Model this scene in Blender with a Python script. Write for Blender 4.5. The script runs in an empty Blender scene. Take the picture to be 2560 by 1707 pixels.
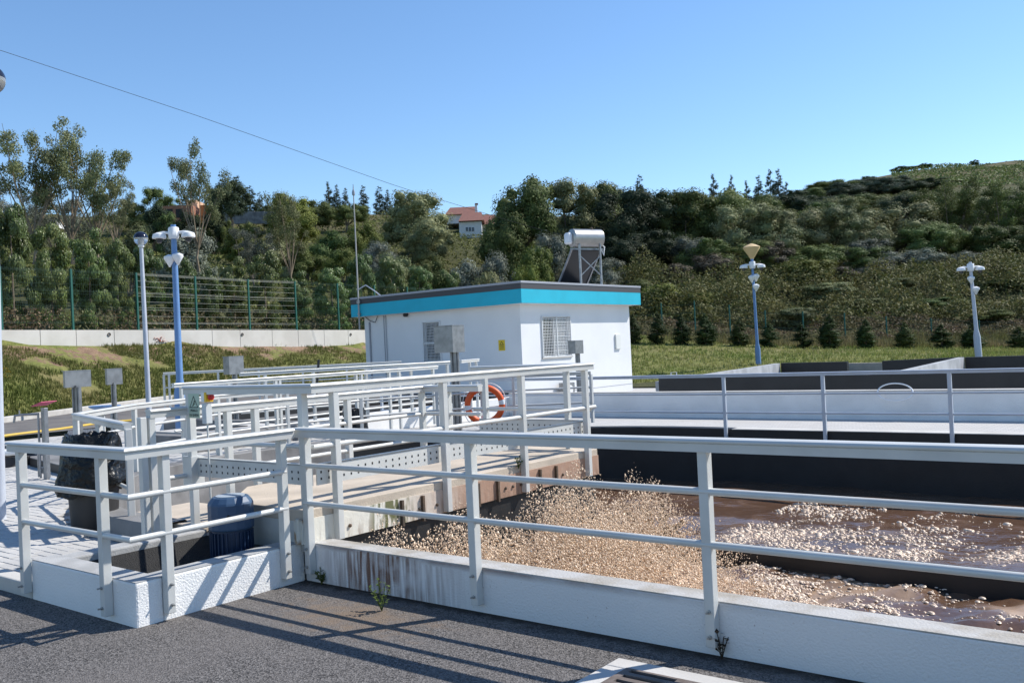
import bpy, bmesh, math, random
import numpy as np
from mathutils import Vector, Matrix
rad = math.radians
random.seed(7); RNG = np.random.default_rng(7)
SC = bpy.context.scene
COL = SC.collection
# ---------------------------------------------------------------- camera
F_PX, YAW, PIT, ROLL, HC = 2303.0, -.6653, .0068, -.0467, 1.65
fw = np.array([math.sin(YAW)*math.cos(PIT), math.cos(YAW)*math.cos(PIT), math.sin(PIT)])
rt = np.array([math.cos(YAW), -math.sin(YAW), 0.0]); up = np.cross(rt, fw)
R2 = rt*math.cos(ROLL)+up*math.sin(ROLL); U2 = -rt*math.sin(ROLL)+up*math.cos(ROLL)
CAM = np.array([0, 0, HC])
cd = bpy.data.cameras.new('camera'); co = bpy.data.objects.new('camera', cd); COL.objects.link(co)
cd.sensor_width = 36; cd.lens = 36*F_PX/2560; cd.clip_start = .05; cd.clip_end = 3000
m = Matrix(((R2[0], U2[0], -fw[0], CAM[0]), (R2[1], U2[1], -fw[1], CAM[1]), (R2[2], U2[2], -fw[2], CAM[2]), (0, 0, 0, 1)))
co.matrix_world = m
SC.camera = co
# ---------------------------------------------------------------- sky, sun, exposure
SUN_AZ, SUN_EL = 32.0, 46.0            # azimuth clockwise from +Y
w = bpy.data.worlds.new('World'); SC.world = w; w.use_nodes = True
wn = w.node_tree.nodes; wl = w.node_tree.links
sky = wn.new('ShaderNodeTexSky'); sky.sky_type = 'NISHITA'; sky.sun_disc = False
sky.sun_elevation = rad(SUN_EL); sky.sun_rotation = rad(SUN_AZ)
sky.altitude = 0; sky.air_density = 1.0; sky.dust_density = .05; sky.ozone_density = 4.0
hsv = wn.new('ShaderNodeHueSaturation'); hsv.inputs['Saturation'].default_value = 1.08; hsv.inputs['Value'].default_value = 1.10
wl.new(sky.outputs[0], hsv.inputs['Color']); wl.new(hsv.outputs[0], wn['Background'].inputs[0]); wn['Background'].inputs[1].default_value = .13
sd = bpy.data.lights.new('sun', 'SUN'); so = bpy.data.objects.new('sun', sd); COL.objects.link(so)
sd.energy = 4.8; sd.angle = rad(.53); sd.color = (1, .955, .885)
sdir = Vector((math.sin(rad(SUN_AZ))*math.cos(rad(SUN_EL)), math.cos(rad(SUN_AZ))*math.cos(rad(SUN_EL)), math.sin(rad(SUN_EL))))
so.rotation_euler = sdir.to_track_quat('Z', 'Y').to_euler(); so.location = (20, 30, 40)
SC.view_settings.view_transform = 'Standard'; SC.view_settings.look = 'None'
SC.view_settings.exposure = 0.38; SC.view_settings.gamma = 1
SC.render.engine = 'CYCLES'
# ---------------------------------------------------------------- pixel -> place (distance always from a surface)
def ray(px, py): return (px-1280)/F_PX*R2-(py-853.5)/F_PX*U2+fw
def gz(px, py, z): d = ray(px, py); return CAM+d*((z-HC)/d[2])
def gx(px, py, x): d = ray(px, py); return CAM+d*(x/d[0])
def gy(px, py, y): d = ray(px, py); return CAM+d*(y/d[1])
def gd(px, py, dist): return CAM+ray(px, py)*dist
def pave_z(y): return .08-.0102*(y-3.2)
# ---------------------------------------------------------------- materials
MT = {}
def mat(name, col, rough=.6, metal=0.0, var=0.0, vscale=3.0, bump=0.0, bscale=40.0, spec=.5, col2=None, lo=.4, hi=.65, island=0.0, bdist=.01, detail=5):
    if name in MT: return MT[name]
    M = bpy.data.materials.new(name); M.use_nodes = True; MT[name] = M
    N = M.node_tree.nodes; L = M.node_tree.links; P = N['Principled BSDF']
    P.inputs['Roughness'].default_value = rough; P.inputs['Metallic'].default_value = metal
    P.inputs['Specular IOR Level'].default_value = spec
    g = N.new('ShaderNodeNewGeometry'); M['P'] = 1
    c = col+(1,)
    P.inputs['Base Color'].default_value = c
    last = None
    if col2 is not None or var:
        n = N.new('ShaderNodeTexNoise'); n.inputs['Scale'].default_value = vscale; n.inputs['Detail'].default_value = detail
        L.new(g.outputs['Position'], n.inputs['Vector'])
        mr = N.new('ShaderNodeMapRange'); mr.inputs[1].default_value = lo; mr.inputs[2].default_value = hi
        L.new(n.outputs[0], mr.inputs[0])
        mx = N.new('ShaderNodeMix'); mx.data_type = 'RGBA'
        if col2 is None: col2 = tuple(max(0, v*(1-var)) for v in col)
        mx.inputs[6].default_value = c; mx.inputs[7].default_value = col2+(1,)
        L.new(mr.outputs[0], mx.inputs[0]); last = mx.outputs[2]
    if island:
        hs = N.new('ShaderNodeHueSaturation'); mm = N.new('ShaderNodeMapRange')
        mm.inputs[3].default_value = 1-island; mm.inputs[4].default_value = 1+island
        L.new(g.outputs['Random Per Island'], mm.inputs[0]); L.new(mm.outputs[0], hs.inputs['Value'])
        if last is None: hs.inputs['Color'].default_value = c
        else: L.new(last, hs.inputs['Color'])
        last = hs.outputs[0]
    if last is not None: L.new(last, P.inputs['Base Color'])
    if bump:
        b = N.new('ShaderNodeBump'); b.inputs['Strength'].default_value = bump; b.inputs['Distance'].default_value = bdist
        n2 = N.new('ShaderNodeTexNoise'); n2.inputs['Scale'].default_value = bscale; n2.inputs['Detail'].default_value = 3
        L.new(g.outputs['Position'], n2.inputs['Vector']); L.new(n2.outputs[0], b.inputs['Height']); L.new(b.outputs[0], P.inputs['Normal'])
    return M
def leafmat(name, col, col2, trans=.24, rough=.65, island=.34, vscale=.35, spec=.15):
    if name in MT: return MT[name]
    M = bpy.data.materials.new(name); M.use_nodes = True; MT[name] = M
    N = M.node_tree.nodes; L = M.node_tree.links; P = N['Principled BSDF']; O = N['Material Output']
    P.inputs['Roughness'].default_value = rough; P.inputs['Specular IOR Level'].default_value = spec
    g = N.new('ShaderNodeNewGeometry'); oi = N.new('ShaderNodeObjectInfo')
    n = N.new('ShaderNodeTexNoise'); n.inputs['Scale'].default_value = vscale; n.inputs['Detail'].default_value = 2
    L.new(g.outputs['Position'], n.inputs['Vector'])
    mr = N.new('ShaderNodeMapRange'); mr.inputs[1].default_value = .35; mr.inputs[2].default_value = .65; L.new(n.outputs[0], mr.inputs[0])
    mx = N.new('ShaderNodeMix'); mx.data_type = 'RGBA'; mx.inputs[6].default_value = col+(1,); mx.inputs[7].default_value = col2+(1,)
    L.new(mr.outputs[0], mx.inputs[0])
    hs = N.new('ShaderNodeHueSaturation')
    mm = N.new('ShaderNodeMapRange'); mm.inputs[3].default_value = 1-island; mm.inputs[4].default_value = 1+island
    L.new(g.outputs['Random Per Island'], mm.inputs[0])
    m2 = N.new('ShaderNodeMapRange'); m2.inputs[3].default_value = .475; m2.inputs[4].default_value = .52
    L.new(oi.outputs['Random'], m2.inputs[0]); L.new(m2.outputs[0], hs.inputs['Hue'])
    ov_ = N.new('ShaderNodeMapRange'); ov_.inputs[3].default_value = .68; ov_.inputs[4].default_value = 1.25; wn_ = N.new('ShaderNodeTexWhiteNoise'); wn_.noise_dimensions = '1D'; L.new(oi.outputs['Random'], wn_.inputs['W']); L.new(wn_.outputs['Value'], ov_.inputs[0])
    mv = N.new('ShaderNodeMath'); mv.operation = 'MULTIPLY'; L.new(mm.outputs[0], mv.inputs[0]); L.new(ov_.outputs[0], mv.inputs[1]); L.new(mv.outputs[0], hs.inputs['Value'])
    L.new(mx.outputs[2], hs.inputs['Color']); L.new(hs.outputs[0], P.inputs['Base Color'])
    t = N.new('ShaderNodeBsdfTranslucent'); L.new(hs.outputs[0], t.inputs[0])
    a = N.new('ShaderNodeMixShader'); a.inputs[0].default_value = trans
    L.new(P.outputs[0], a.inputs[1]); L.new(t.outputs[0], a.inputs[2]); L.new(a.outputs[0], O.inputs[0])
    return M
# ---------------------------------------------------------------- mesh helpers
def mesh_np(name, V, Fc, smooth=False):
    V = np.asarray(V, dtype=np.float32); Fc = np.asarray(Fc, dtype=np.int32)
    me = bpy.data.meshes.new(name); k = Fc.shape[1]
    me.vertices.add(len(V)); me.vertices.foreach_set('co', V.ravel())
    me.loops.add(Fc.size); me.loops.foreach_set('vertex_index', Fc.ravel())
    me.polygons.add(len(Fc)); me.polygons.foreach_set('loop_start', np.arange(0, Fc.size, k, dtype=np.int32))
    me.polygons.foreach_set('loop_total', np.full(len(Fc), k, dtype=np.int32))
    if smooth: me.polygons.foreach_set('use_smooth', np.ones(len(Fc), dtype=bool))
    me.update(calc_edges=True); me.validate(); return me
class MB:
    def __init__(s): s.v = []; s.f = []; s.sm = []
    def add(s, vs, fs, sm=False):
        o = len(s.v); s.v += [tuple(float(c) for c in v) for v in vs]
        for q in fs: s.f.append(tuple(i+o for i in q)); s.sm.append(sm)
        return s
    def mm(s, x0, x1, y0, y1, z0, z1):
        x0, x1 = min(x0, x1), max(x0, x1); y0, y1 = min(y0, y1), max(y0, y1); z0, z1 = min(z0, z1), max(z0, z1)
        return s.add([(x0, y0, z0), (x1, y0, z0), (x1, y1, z0), (x0, y1, z0), (x0, y0, z1), (x1, y0, z1), (x1, y1, z1), (x0, y1, z1)],
            [(0, 3, 2, 1), (4, 5, 6, 7), (0, 1, 5, 4), (1, 2, 6, 5), (2, 3, 7, 6), (3, 0, 4, 7)])
    def obox(s, c, ax, ay, az, hx, hy, hz):
        c, ax, ay, az = map(np.array, (c, ax, ay, az)); vs = []
        for k in (-1, 1):
            for i, j in ((-1, -1), (1, -1), (1, 1), (-1, 1)): vs.append(c+ax*hx*i+ay*hy*j+az*hz*k)
        return s.add(vs, [(0, 3, 2, 1), (4, 5, 6, 7), (0, 1, 5, 4), (1, 2, 6, 5), (2, 3, 7, 6), (3, 0, 4, 7)])
    def rbox(s, c, ang, hx, hy, hz):
        a = math.cos(ang); b = math.sin(ang); return s.obox(c, (a, b, 0), (-b, a, 0), (0, 0, 1), hx, hy, hz)
    def bar(s, a, b, wd, ht, upv=(0, 0, 1)):
        a = np.array(a, float); b = np.array(b, float); d = b-a; l = np.linalg.norm(d); d /= l
        u_ = np.array(upv, float); sd_ = np.cross(d, u_)
        if np.linalg.norm(sd_) < 1e-4: sd_ = np.cross(d, np.array([1, 0, 0.]))
        sd_ /= np.linalg.norm(sd_); u_ = np.cross(sd_, d)
        return s.obox((a+b)/2, d, sd_, u_, l/2, wd/2, ht/2)
    def tube(s, pts, r, n=8, caps=True, r2=None):
        pts = [np.array(p, float) for p in pts]; rings = []; prev = None
        for i, p in enumerate(pts):
            t = (pts[min(i+1, len(pts)-1)]-pts[max(i-1, 0)]); t = t/(np.linalg.norm(t)+1e-9)
            if prev is None:
                a = np.array([0, 0, 1.]) if abs(t[2]) < .9 else np.array([1., 0, 0])
            else: a = prev
            x = np.cross(a, t); x /= np.linalg.norm(x)+1e-9; y = np.cross(t, x); prev = y
            rr = r if r2 is None else r+(r2-r)*i/(len(pts)-1)
            if hasattr(r, '__len__'): rr = r[i]
            rings.append([p+(x*math.cos(q*2*math.pi/n)+y*math.sin(q*2*math.pi/n))*rr for q in range(n)])
        vs = [v for rg in rings for v in rg]; fs = []
        for i in range(len(pts)-1):
            for q in range(n):
                fs.append((i*n+q, i*n+(q+1) % n, (i+1)*n+(q+1) % n, (i+1)*n+q))
        s.add(vs, fs, True)
        if caps:
            o = len(s.v)-len(vs)
            s.f.append(tuple(o+q for q in reversed(range(n)))); s.sm.append(False)
            s.f.append(tuple(o+(len(pts)-1)*n+q for q in range(n))); s.sm.append(False)
        return s
    def lathe(s, c, prof, n=20, axis=None, smooth=True):
        c = np.array(c, float); ax = np.array(axis if axis is not None else (0, 0, 1.), float); ax /= np.linalg.norm(ax)
        a = np.array([1., 0, 0]) if abs(ax[0]) < .9 else np.array([0, 1., 0]); x = np.cross(a, ax); x /= np.linalg.norm(x); y = np.cross(ax, x)
        vs = []; fs = []
        for r_, h_ in prof:
            for q in range(n): vs.append(c+ax*h_+(x*math.cos(q*2*math.pi/n)+y*math.sin(q*2*math.pi/n))*r_)
        for i in range(len(prof)-1):
            for q in range(n): fs.append((i*n+q, i*n+(q+1) % n, (i+1)*n+(q+1) % n, (i+1)*n+q))
        fs.append(tuple(reversed(range(n)))); fs.append(tuple((len(prof)-1)*n+q for q in range(n)))
        return s.add(vs, fs, smooth)
    def prism(s, poly, z0, z1):
        n = len(poly); vs = [(p[0], p[1], z0) for p in poly]+[(p[0], p[1], z1) for p in poly]
        return s.add(vs, [tuple(reversed(range(n))), tuple(range(n, 2*n))]+[(i, (i+1) % n, n+(i+1) % n, n+i) for i in range(n)])
    def extr(s, poly3, vec):
        n = len(poly3); v = np.array(vec); vs = [np.array(p) for p in poly3]+[np.array(p)+v for p in poly3]
        return s.add(vs, [tuple(reversed(range(n))), tuple(range(n, 2*n))]+[(i, (i+1) % n, n+(i+1) % n, n+i) for i in range(n)])
    def mesh(s, name, M=None, off=(0, 0, 0)):
        me = bpy.data.meshes.new(name); o = np.array(off)
        me.from_pydata([tuple(np.array(v)-o) for v in s.v], [], s.f)
        if any(s.sm):
            me.polygons.foreach_set('use_smooth', s.sm)
        bm = bmesh.new(); bm.from_mesh(me); bmesh.ops.recalc_face_normals(bm, faces=bm.faces); bm.to_mesh(me); bm.free()
        if any(s.sm): me.set_sharp_from_angle(angle=rad(40))
        if M: me.materials.append(M)
        return me
    def build(s, name, M, parent=None, bevel=0, loc=None, kind=None):
        off = parent_off(parent) if parent is not None else (loc if loc is not None else (0, 0, 0))
        o = bpy.data.objects.new(name, s.mesh(name, M, off)); COL.objects.link(o)
        if parent is not None: o.parent = parent
        else: o.location = off
        if bevel:
            b = o.modifiers.new('bevel', 'BEVEL'); b.width = bevel; b.segments = 2; b.limit_method = 'ANGLE'; b.angle_limit = rad(50)
        if kind: o['kind'] = kind
        return o
def parent_off(p):
    v = np.zeros(3)
    while p is not None: v = v+np.array(p.location); p = p.parent
    return tuple(v)
def thing(name, label, cat, loc=(0, 0, 0), group=None):
    o = bpy.data.objects.new(name, None); COL.objects.link(o); o.location = [float(c) for c in loc]; o.empty_display_size = .1
    o['label'] = label; o['category'] = cat
    if group: o['group'] = group
    return o
def tag(o, label, cat, group=None):
    o['label'] = label; o['category'] = cat
    if group: o['group'] = group
    return o
def struct(o): o['kind'] = 'structure'; return o
def link(name, me, parent=None, loc=(0, 0, 0), M=None):
    o = bpy.data.objects.new(name, me); COL.objects.link(o); o.location = [float(c) for c in loc]
    if parent is not None: o.parent = parent
    if M:
        if not me.materials: me.materials.append(M)
        else:
            o.material_slots[0].link = 'OBJECT'; o.material_slots[0].material = M
    return o
def copy_tree(o, loc, label=None):
    c = o.copy(); COL.objects.link(c); c.location = loc
    if label: c['label'] = label
    for ch in o.children:
        k = ch.copy(); COL.objects.link(k); k.parent = c
        for g in ch.children:
            q = g.copy(); COL.objects.link(q); q.parent = k
    return c
# ================================================================ materials in use
M_WHITE = mat('white_plaster', (.80, .79, .77), .75, var=.10, vscale=1.7, bump=.55, bscale=70, bdist=.012)
M_ALU = mat('painted_aluminium', (.60, .60, .575), .42, metal=.12, var=.10, vscale=4, bump=.04, bscale=25)
M_ALUB = mat('blue_grey_aluminium', (.50, .54, .60), .42, metal=.15, var=.10, vscale=4)
M_STEEL = mat('galvanised_steel', (.34, .34, .35), .42, metal=.7, var=.25, vscale=9)
M_STAIN = mat('stainless', (.30, .30, .30), .45, metal=.65, var=.25, vscale=7)
M_TAN = mat('tan_concrete', (.52, .44, .35), .85, var=.25, vscale=2.2, bump=.35, bscale=60, col2=(.40, .34, .27))
M_CONC = mat('grey_concrete', (.21, .205, .20), .85, col2=(.125, .122, .12), vscale=2.0, bump=.3, bscale=45)
M_CONCL = mat('light_concrete', (.52, .50, .47), .85, col2=(.42, .40, .37), vscale=1.5, bump=.25, bscale=50)
M_COPE = mat('grey_coping', (.40, .40, .395), .8, col2=(.31, .31, .305), vscale=6, bump=.35, bscale=80)
M_BLACK = mat('bitumen_and_shade_black', (.012, .012, .013), .55, var=.4, vscale=2, bump=.2, bscale=30)  # bitumen coat, and painted shade under the bridge and on bed walls
M_BLKPIT = mat('rough_bitumen', (.016, .0155, .015), .8, col2=(.010, .010, .010), vscale=10, bump=.9, bscale=110, bdist=.02)
M_DARKROOM = mat('dark_inside', (.02, .02, .02), .8)
M_RUST = mat('rusty_steel', (.10, .065, .04), .8, col2=(.05, .04, .03), vscale=8, bump=.3)
M_BOLT = mat('bolt_steel', (.36, .35, .33), .4, metal=.6)
M_KERB = mat('kerb_concrete', (.50, .48, .44), .85, col2=(.40, .38, .35), vscale=3, bump=.25)
M_GLASS = mat('window_glass', (.06, .07, .08), .08)
M_BLUEM = mat('motor_blue', (.018, .040, .095), .42, var=.15, vscale=5, bump=.05)
M_PLAS = mat('black_plastic', (.007, .007, .007), .33, spec=.3, bump=.9, bscale=9, bdist=.05)
M_BARREL = mat('dark_barrel', (.035, .033, .033), .6, var=.3)
M_RED = mat('red_plastic', (.55, .02, .02), .4)
M_ORANGE = mat('lifebuoy_orange', (.80, .115, .02), .5, var=.12, vscale=8)
M_YEL = mat('yellow_plastic', (.80, .50, .02), .45)
M_WPLAS = mat('white_plastic', (.78, .78, .78), .4)
M_POLEB = mat('pole_blue', (.13, .25, .47), .45, var=.1)
M_POLEW = mat('pole_white', (.50, .53, .59), .45, var=.1)
M_TEAL = mat('teal_paint', (.006, .42, .56), .6, var=.08, vscale=2)
M_CHAR = mat('charcoal_band', (.055, .055, .06), .6)
M_CAP = mat('roof_cap', (.33, .34, .37), .5)
M_GREENF = mat('fence_green', (.012, .10, .075), .5)
M_WIRE = mat('wire_grey', (.40, .40, .36), .5, metal=.3)
M_INK = mat('black_ink', (.012, .012, .012), .6)
M_SIGN = mat('sign_pale_green', (.42, .52, .40), .5)
M_CABLE = mat('cable_black', (.015, .015, .015), .5)
M_SOIL = mat('bare_soil', (.27, .20, .14), .95, var=.3)

def nodes_of(M): return M.node_tree.nodes, M.node_tree.links, M.node_tree.nodes['Principled BSDF']
def asphalt_mat():
    M = mat('asphalt', (.062, .060, .060), .9, spec=.25); N, L, P = nodes_of(M)
    g = N.new('ShaderNodeNewGeometry')
    v = N.new('ShaderNodeTexVoronoi'); v.inputs['Scale'].default_value = 125; L.new(g.outputs['Position'], v.inputs['Vector'])
    r = N.new('ShaderNodeValToRGB'); r.color_ramp.elements[0].color = (.034, .032, .031, 1); r.color_ramp.elements[1].color = (.21, .195, .185, 1)
    r.color_ramp.elements[0].position = .12; r.color_ramp.elements[1].position = .97
    sx = N.new('ShaderNodeSeparateColor'); L.new(v.outputs['Color'], sx.inputs[0]); L.new(sx.outputs[0], r.inputs[0])
    n = N.new('ShaderNodeTexNoise'); n.inputs['Scale'].default_value = .9; n.inputs['Detail'].default_value = 6; n.inputs['Roughness'].default_value = .65
    L.new(g.outputs['Position'], n.inputs['Vector'])
    mr = N.new('ShaderNodeMapRange'); mr.inputs[1].default_value = .42; mr.inputs[2].default_value = .72; mr.inputs[4].default_value = .75
    L.new(n.outputs[0], mr.inputs[0])
    mx = N.new('ShaderNodeMix'); mx.data_type = 'RGBA'; L.new(mr.outputs[0], mx.inputs[0]); L.new(r.outputs[0], mx.inputs[6]); mx.inputs[7].default_value = (.16, .145, .135, 1)
    # dried brown sludge spilled beside the stained stretch of wall
    mp = N.new('ShaderNodeMapping'); mp.inputs['Location'].default_value = (4.45, -3.92, 0); L.new(g.outputs['Position'], mp.inputs[0])
    mp.inputs['Scale'].default_value = (1, 1, 1)
    sc = N.new('ShaderNodeVectorMath'); sc.operation = 'MULTIPLY'; sc.inputs[1].default_value = (1.0, 2.0, 0); L.new(mp.outputs[0], sc.inputs[0])
    ln = N.new('ShaderNodeVectorMath'); ln.operation = 'LENGTH'; L.new(sc.outputs[0], ln.inputs[0])
    n2 = N.new('ShaderNodeTexNoise'); n2.inputs['Scale'].default_value = 9; n2.inputs['Detail'].default_value = 6; L.new(g.outputs['Position'], n2.inputs['Vector'])
    ad = N.new('ShaderNodeMath'); ad.operation = 'MULTIPLY_ADD'; ad.inputs[1].default_value = 1.5; L.new(n2.outputs[0], ad.inputs[0]); L.new(ln.outputs['Value'], ad.inputs[2])
    m3 = N.new('ShaderNodeMapRange'); m3.inputs[1].default_value = 1.45; m3.inputs[2].default_value = .85; m3.inputs[3].default_value = 0; m3.inputs[4].default_value = .75; L.new(ad.outputs[0], m3.inputs[0])
    mx2 = N.new('ShaderNodeMix'); mx2.data_type = 'RGBA'; L.new(m3.outputs[0], mx2.inputs[0]); L.new(mx.outputs[2], mx2.inputs[6]); mx2.inputs[7].default_value = (.20, .145, .10, 1)
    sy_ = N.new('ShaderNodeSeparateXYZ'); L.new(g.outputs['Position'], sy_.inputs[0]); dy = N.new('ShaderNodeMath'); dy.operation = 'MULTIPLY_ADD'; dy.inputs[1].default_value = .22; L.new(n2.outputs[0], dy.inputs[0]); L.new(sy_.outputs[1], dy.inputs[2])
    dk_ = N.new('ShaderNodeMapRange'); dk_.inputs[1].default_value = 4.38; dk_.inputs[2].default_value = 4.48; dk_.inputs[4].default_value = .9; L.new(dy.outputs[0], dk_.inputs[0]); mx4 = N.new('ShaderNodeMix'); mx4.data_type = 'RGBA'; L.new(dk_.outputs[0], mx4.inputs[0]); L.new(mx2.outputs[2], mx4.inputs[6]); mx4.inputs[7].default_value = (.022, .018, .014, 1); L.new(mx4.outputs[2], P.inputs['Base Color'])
    b = N.new('ShaderNodeBump'); b.inputs['Strength'].default_value = .8; b.inputs['Distance'].default_value = .006; L.new(v.outputs['Distance'], b.inputs['Height']); L.new(b.outputs[0], P.inputs['Normal'])
    return M
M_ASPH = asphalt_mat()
M_ROAD = mat('road_asphalt_worn', (.15, .138, .125), .9, col2=(.11, .10, .095), vscale=1.2, bump=.3, bscale=60)
def stained_wall():
    M = mat('stained_white_wall', (.80, .79, .77), .8, bump=.55, bscale=75, bdist=.012); N, L, P = nodes_of(M)
    g = N.new('ShaderNodeNewGeometry'); s = N.new('ShaderNodeSeparateXYZ'); L.new(g.outputs['Position'], s.inputs[0])
    def mrg(src, a, b, c=0, d=1):
        q = N.new('ShaderNodeMapRange'); q.inputs[1].default_value = a; q.inputs[2].default_value = b; q.inputs[3].default_value = c; q.inputs[4].default_value = d; L.new(src, q.inputs[0]); return q.outputs[0]
    def mul(a, b):
        q = N.new('ShaderNodeMath'); q.operation = 'MULTIPLY'; L.new(a, q.inputs[0]); L.new(b, q.inputs[1]); return q.outputs[0]
    band = mul(mrg(s.outputs[0], -5.35, -4.95), mrg(s.outputs[0], -3.85, -4.55))
    mp = N.new('ShaderNodeMapping'); mp.inputs['Scale'].default_value = (30, 30, 2.6); L.new(g.outputs['Position'], mp.inputs[0])
    n = N.new('ShaderNodeTexNoise'); n.inputs['Scale'].default_value = 1; n.inputs['Detail'].default_value = 5; L.new(mp.outputs[0], n.inputs['Vector'])
    n2 = N.new('ShaderNodeTexNoise'); n2.inputs['Scale'].default_value = 3.2; n2.inputs['Detail'].default_value = 4; L.new(g.outputs['Position'], n2.inputs['Vector'])
    st = mul(mul(band, mrg(n.outputs[0], .36, .60)), mrg(n2.outputs[0], .22, .45))
    edge = mul(mrg(s.outputs[2], .235, .28), mul(mrg(s.outputs[0], -1.5, -3.5), mrg(n2.outputs[0], .3, .55, 0, .95)))
    sp = N.new('ShaderNodeTexNoise'); sp.inputs['Scale'].default_value = 55; sp.inputs['Detail'].default_value = 2; L.new(g.outputs['Position'], sp.inputs['Vector'])
    spk = mul(mrg(sp.outputs[0], .66, .72, 0, .55), mrg(n2.outputs[0], .4, .7))
    mxm = N.new('ShaderNodeMath'); mxm.operation = 'MAXIMUM'; L.new(st, mxm.inputs[0]); L.new(edge, mxm.inputs[1])
    mxn = N.new('ShaderNodeMath'); mxn.operation = 'MAXIMUM'; L.new(mxm.outputs[0], mxn.inputs[0]); L.new(spk, mxn.inputs[1])
    mx = N.new('ShaderNodeMix'); mx.data_type = 'RGBA'; L.new(mxn.outputs[0], mx.inputs[0]); mx.inputs[6].default_value = (.70, .69, .68, 1); mx.inputs[7].default_value = (.17, .095, .065, 1)
    L.new(mx.outputs[2], P.inputs['Base Color']); return M
M_STWALL = stained_wall()
def paver_mat(name, brick):
    M = mat(name, (.47, .455, .43), .9, island=.09 if not brick else 0, col2=(.40, .39, .37), vscale=1.1, bump=.25, bscale=90)
    if brick:
        N, L, P = nodes_of(M); g = N.new('ShaderNodeNewGeometry')
        b = N.new('ShaderNodeTexBrick'); b.inputs['Scale'].default_value = 1; b.inputs['Brick Width'].default_value = .2; b.inputs['Row Height'].default_value = .1
        b.inputs['Mortar Size'].default_value = .005; b.inputs['Color1'].default_value = (.50, .485, .46, 1); b.inputs['Color2'].default_value = (.43, .42, .40, 1); b.inputs['Mortar'].default_value = (.24, .23, .22, 1)
        L.new(g.outputs['Position'], b.inputs['Vector'])
        n = N.new('ShaderNodeTexNoise'); n.inputs['Scale'].default_value = .8; n.inputs['Detail'].default_value = 4; L.new(g.outputs['Position'], n.inputs['Vector'])
        mr = N.new('ShaderNodeMapRange'); mr.inputs[1].default_value = .4; mr.inputs[2].default_value = .7; mr.inputs[4].default_value = .4; L.new(n.outputs[0], mr.inputs[0])
        mx = N.new('ShaderNodeMix'); mx.data_type = 'RGBA'; L.new(mr.outputs[0], mx.inputs[0]); L.new(b.outputs[0], mx.inputs[6]); mx.inputs[7].default_value = (.40, .37, .33, 1)
        L.new(mx.outputs[2], P.inputs['Base Color'])
    return M
M_PAVE = paver_mat('paver_block', False); M_PAVF = paver_mat('paver_far', True)

# ================================================================ ground sheets
TC = np.array([-7.35, 10.2]); TR = 5.6
def arc(r, a0, a1, n): return [(TC[0]+r*math.cos(rad(a0+(a1-a0)*i/n)), TC[1]+r*math.sin(rad(a0+(a1-a0)*i/n))) for i in range(n+1)]
def sheet(name, poly, z, M):
    b = MB(); b.add([(p[0], p[1], z(p[0], p[1]) if callable(z) else z) for p in poly], [tuple(range(len(poly)))])
    me = b.mesh(name, M); bm = bmesh.new(); bm.from_mesh(me); bmesh.ops.triangulate(bm, faces=bm.faces)
    for f in bm.faces:
        if f.normal.z < 0: f.normal_flip()
    bm.to_mesh(me); bm.free()
    return struct(link(name, me))
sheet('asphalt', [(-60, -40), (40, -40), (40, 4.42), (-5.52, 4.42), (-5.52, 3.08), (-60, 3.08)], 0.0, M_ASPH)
KL = [gz(0, 1048, .2), gz(400, 995, .2)]
kd = (KL[1]-KL[0]); kd /= np.linalg.norm(kd)
K0 = KL[0]-kd*14; K1 = KL[1]+kd*14
pav_poly = [(-23.3, 3.2), (-6.93, 3.2), (-6.93, 4.42), (TC[0], 4.42)]+list(reversed(arc(TR+.28, 90, 270, 20)))[1:-1]+[(TC[0], 16.06), (12, 16.06), (12, 33), (-23.3, 33)]
paving = sheet('paving', pav_poly, lambda x, y: pave_z(y)-.03, M_PAVF)
road = sheet('service_road', [(K0[0]-.3, K0[1]), (-23.25, 3.1), (-23.25, 33), (-30, 38), (K1[0], K1[1])], .09, M_ROAD)
struct(MB().bar((K0[0], K0[1], .13), (K1[0], K1[1], .13), .25, .26).build('road_kerb', M_KERB, bevel=.02))
struct(MB().mm(-24, -6.92, 3.06, 3.2, -.05, .105).build('paving_kerb', M_KERB, bevel=.012))
# paving blocks: real blocks where they can be told apart
def on_paving(x, y):
    if x > -7.1 and y < 4.5: return False
    if math.hypot(x-TC[0], y-TC[1]) < TR+.42 and x < TC[0]+.1: return False
    if -8.5 < x < -6.8 and 4.35 < y < 5.5: return False
    return True
blk = MB(); L_, W_, H_ = .0965, .0465, .04
c = .004
blk.add([(-L_, -W_, -H_), (L_, -W_, -H_), (L_, W_, -H_), (-L_, W_, -H_), (-L_, -W_, -c), (L_, -W_, -c), (L_, W_, -c), (-L_, W_, -c),
         (-L_+c, -W_+c, 0), (L_-c, -W_+c, 0), (L_-c, W_-c, 0), (-L_+c, W_-c, 0)],
        [(0, 1, 5, 4), (1, 2, 6, 5), (2, 3, 7, 6), (3, 0, 4, 7), (4, 5, 9, 8), (5, 6, 10, 9), (6, 7, 11, 10), (7, 4, 8, 11), (8, 9, 10, 11)])
blk_me = blk.mesh('paving_block', M_PAVE)
cells = []
for j in range(int((13-3.25)/.1)):
    y = 3.25+.05+j*.1
    for i in range(85):
        x = -7.0-.1-i*.2-(.1 if j % 2 else 0)
        if x > -22 and on_paving(x, y):
            d = .617*-x+.787*y; u = 1280+F_PX*(x*.787+y*.617)/d
            if -260 < u < 1000: cells.append((math.hypot(x, y), x, y, u))
cells.sort(); near = [c_ for c_ in cells if c_[3] > -25][:300]; ns = set((c_[1], c_[2]) for c_ in near)
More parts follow.
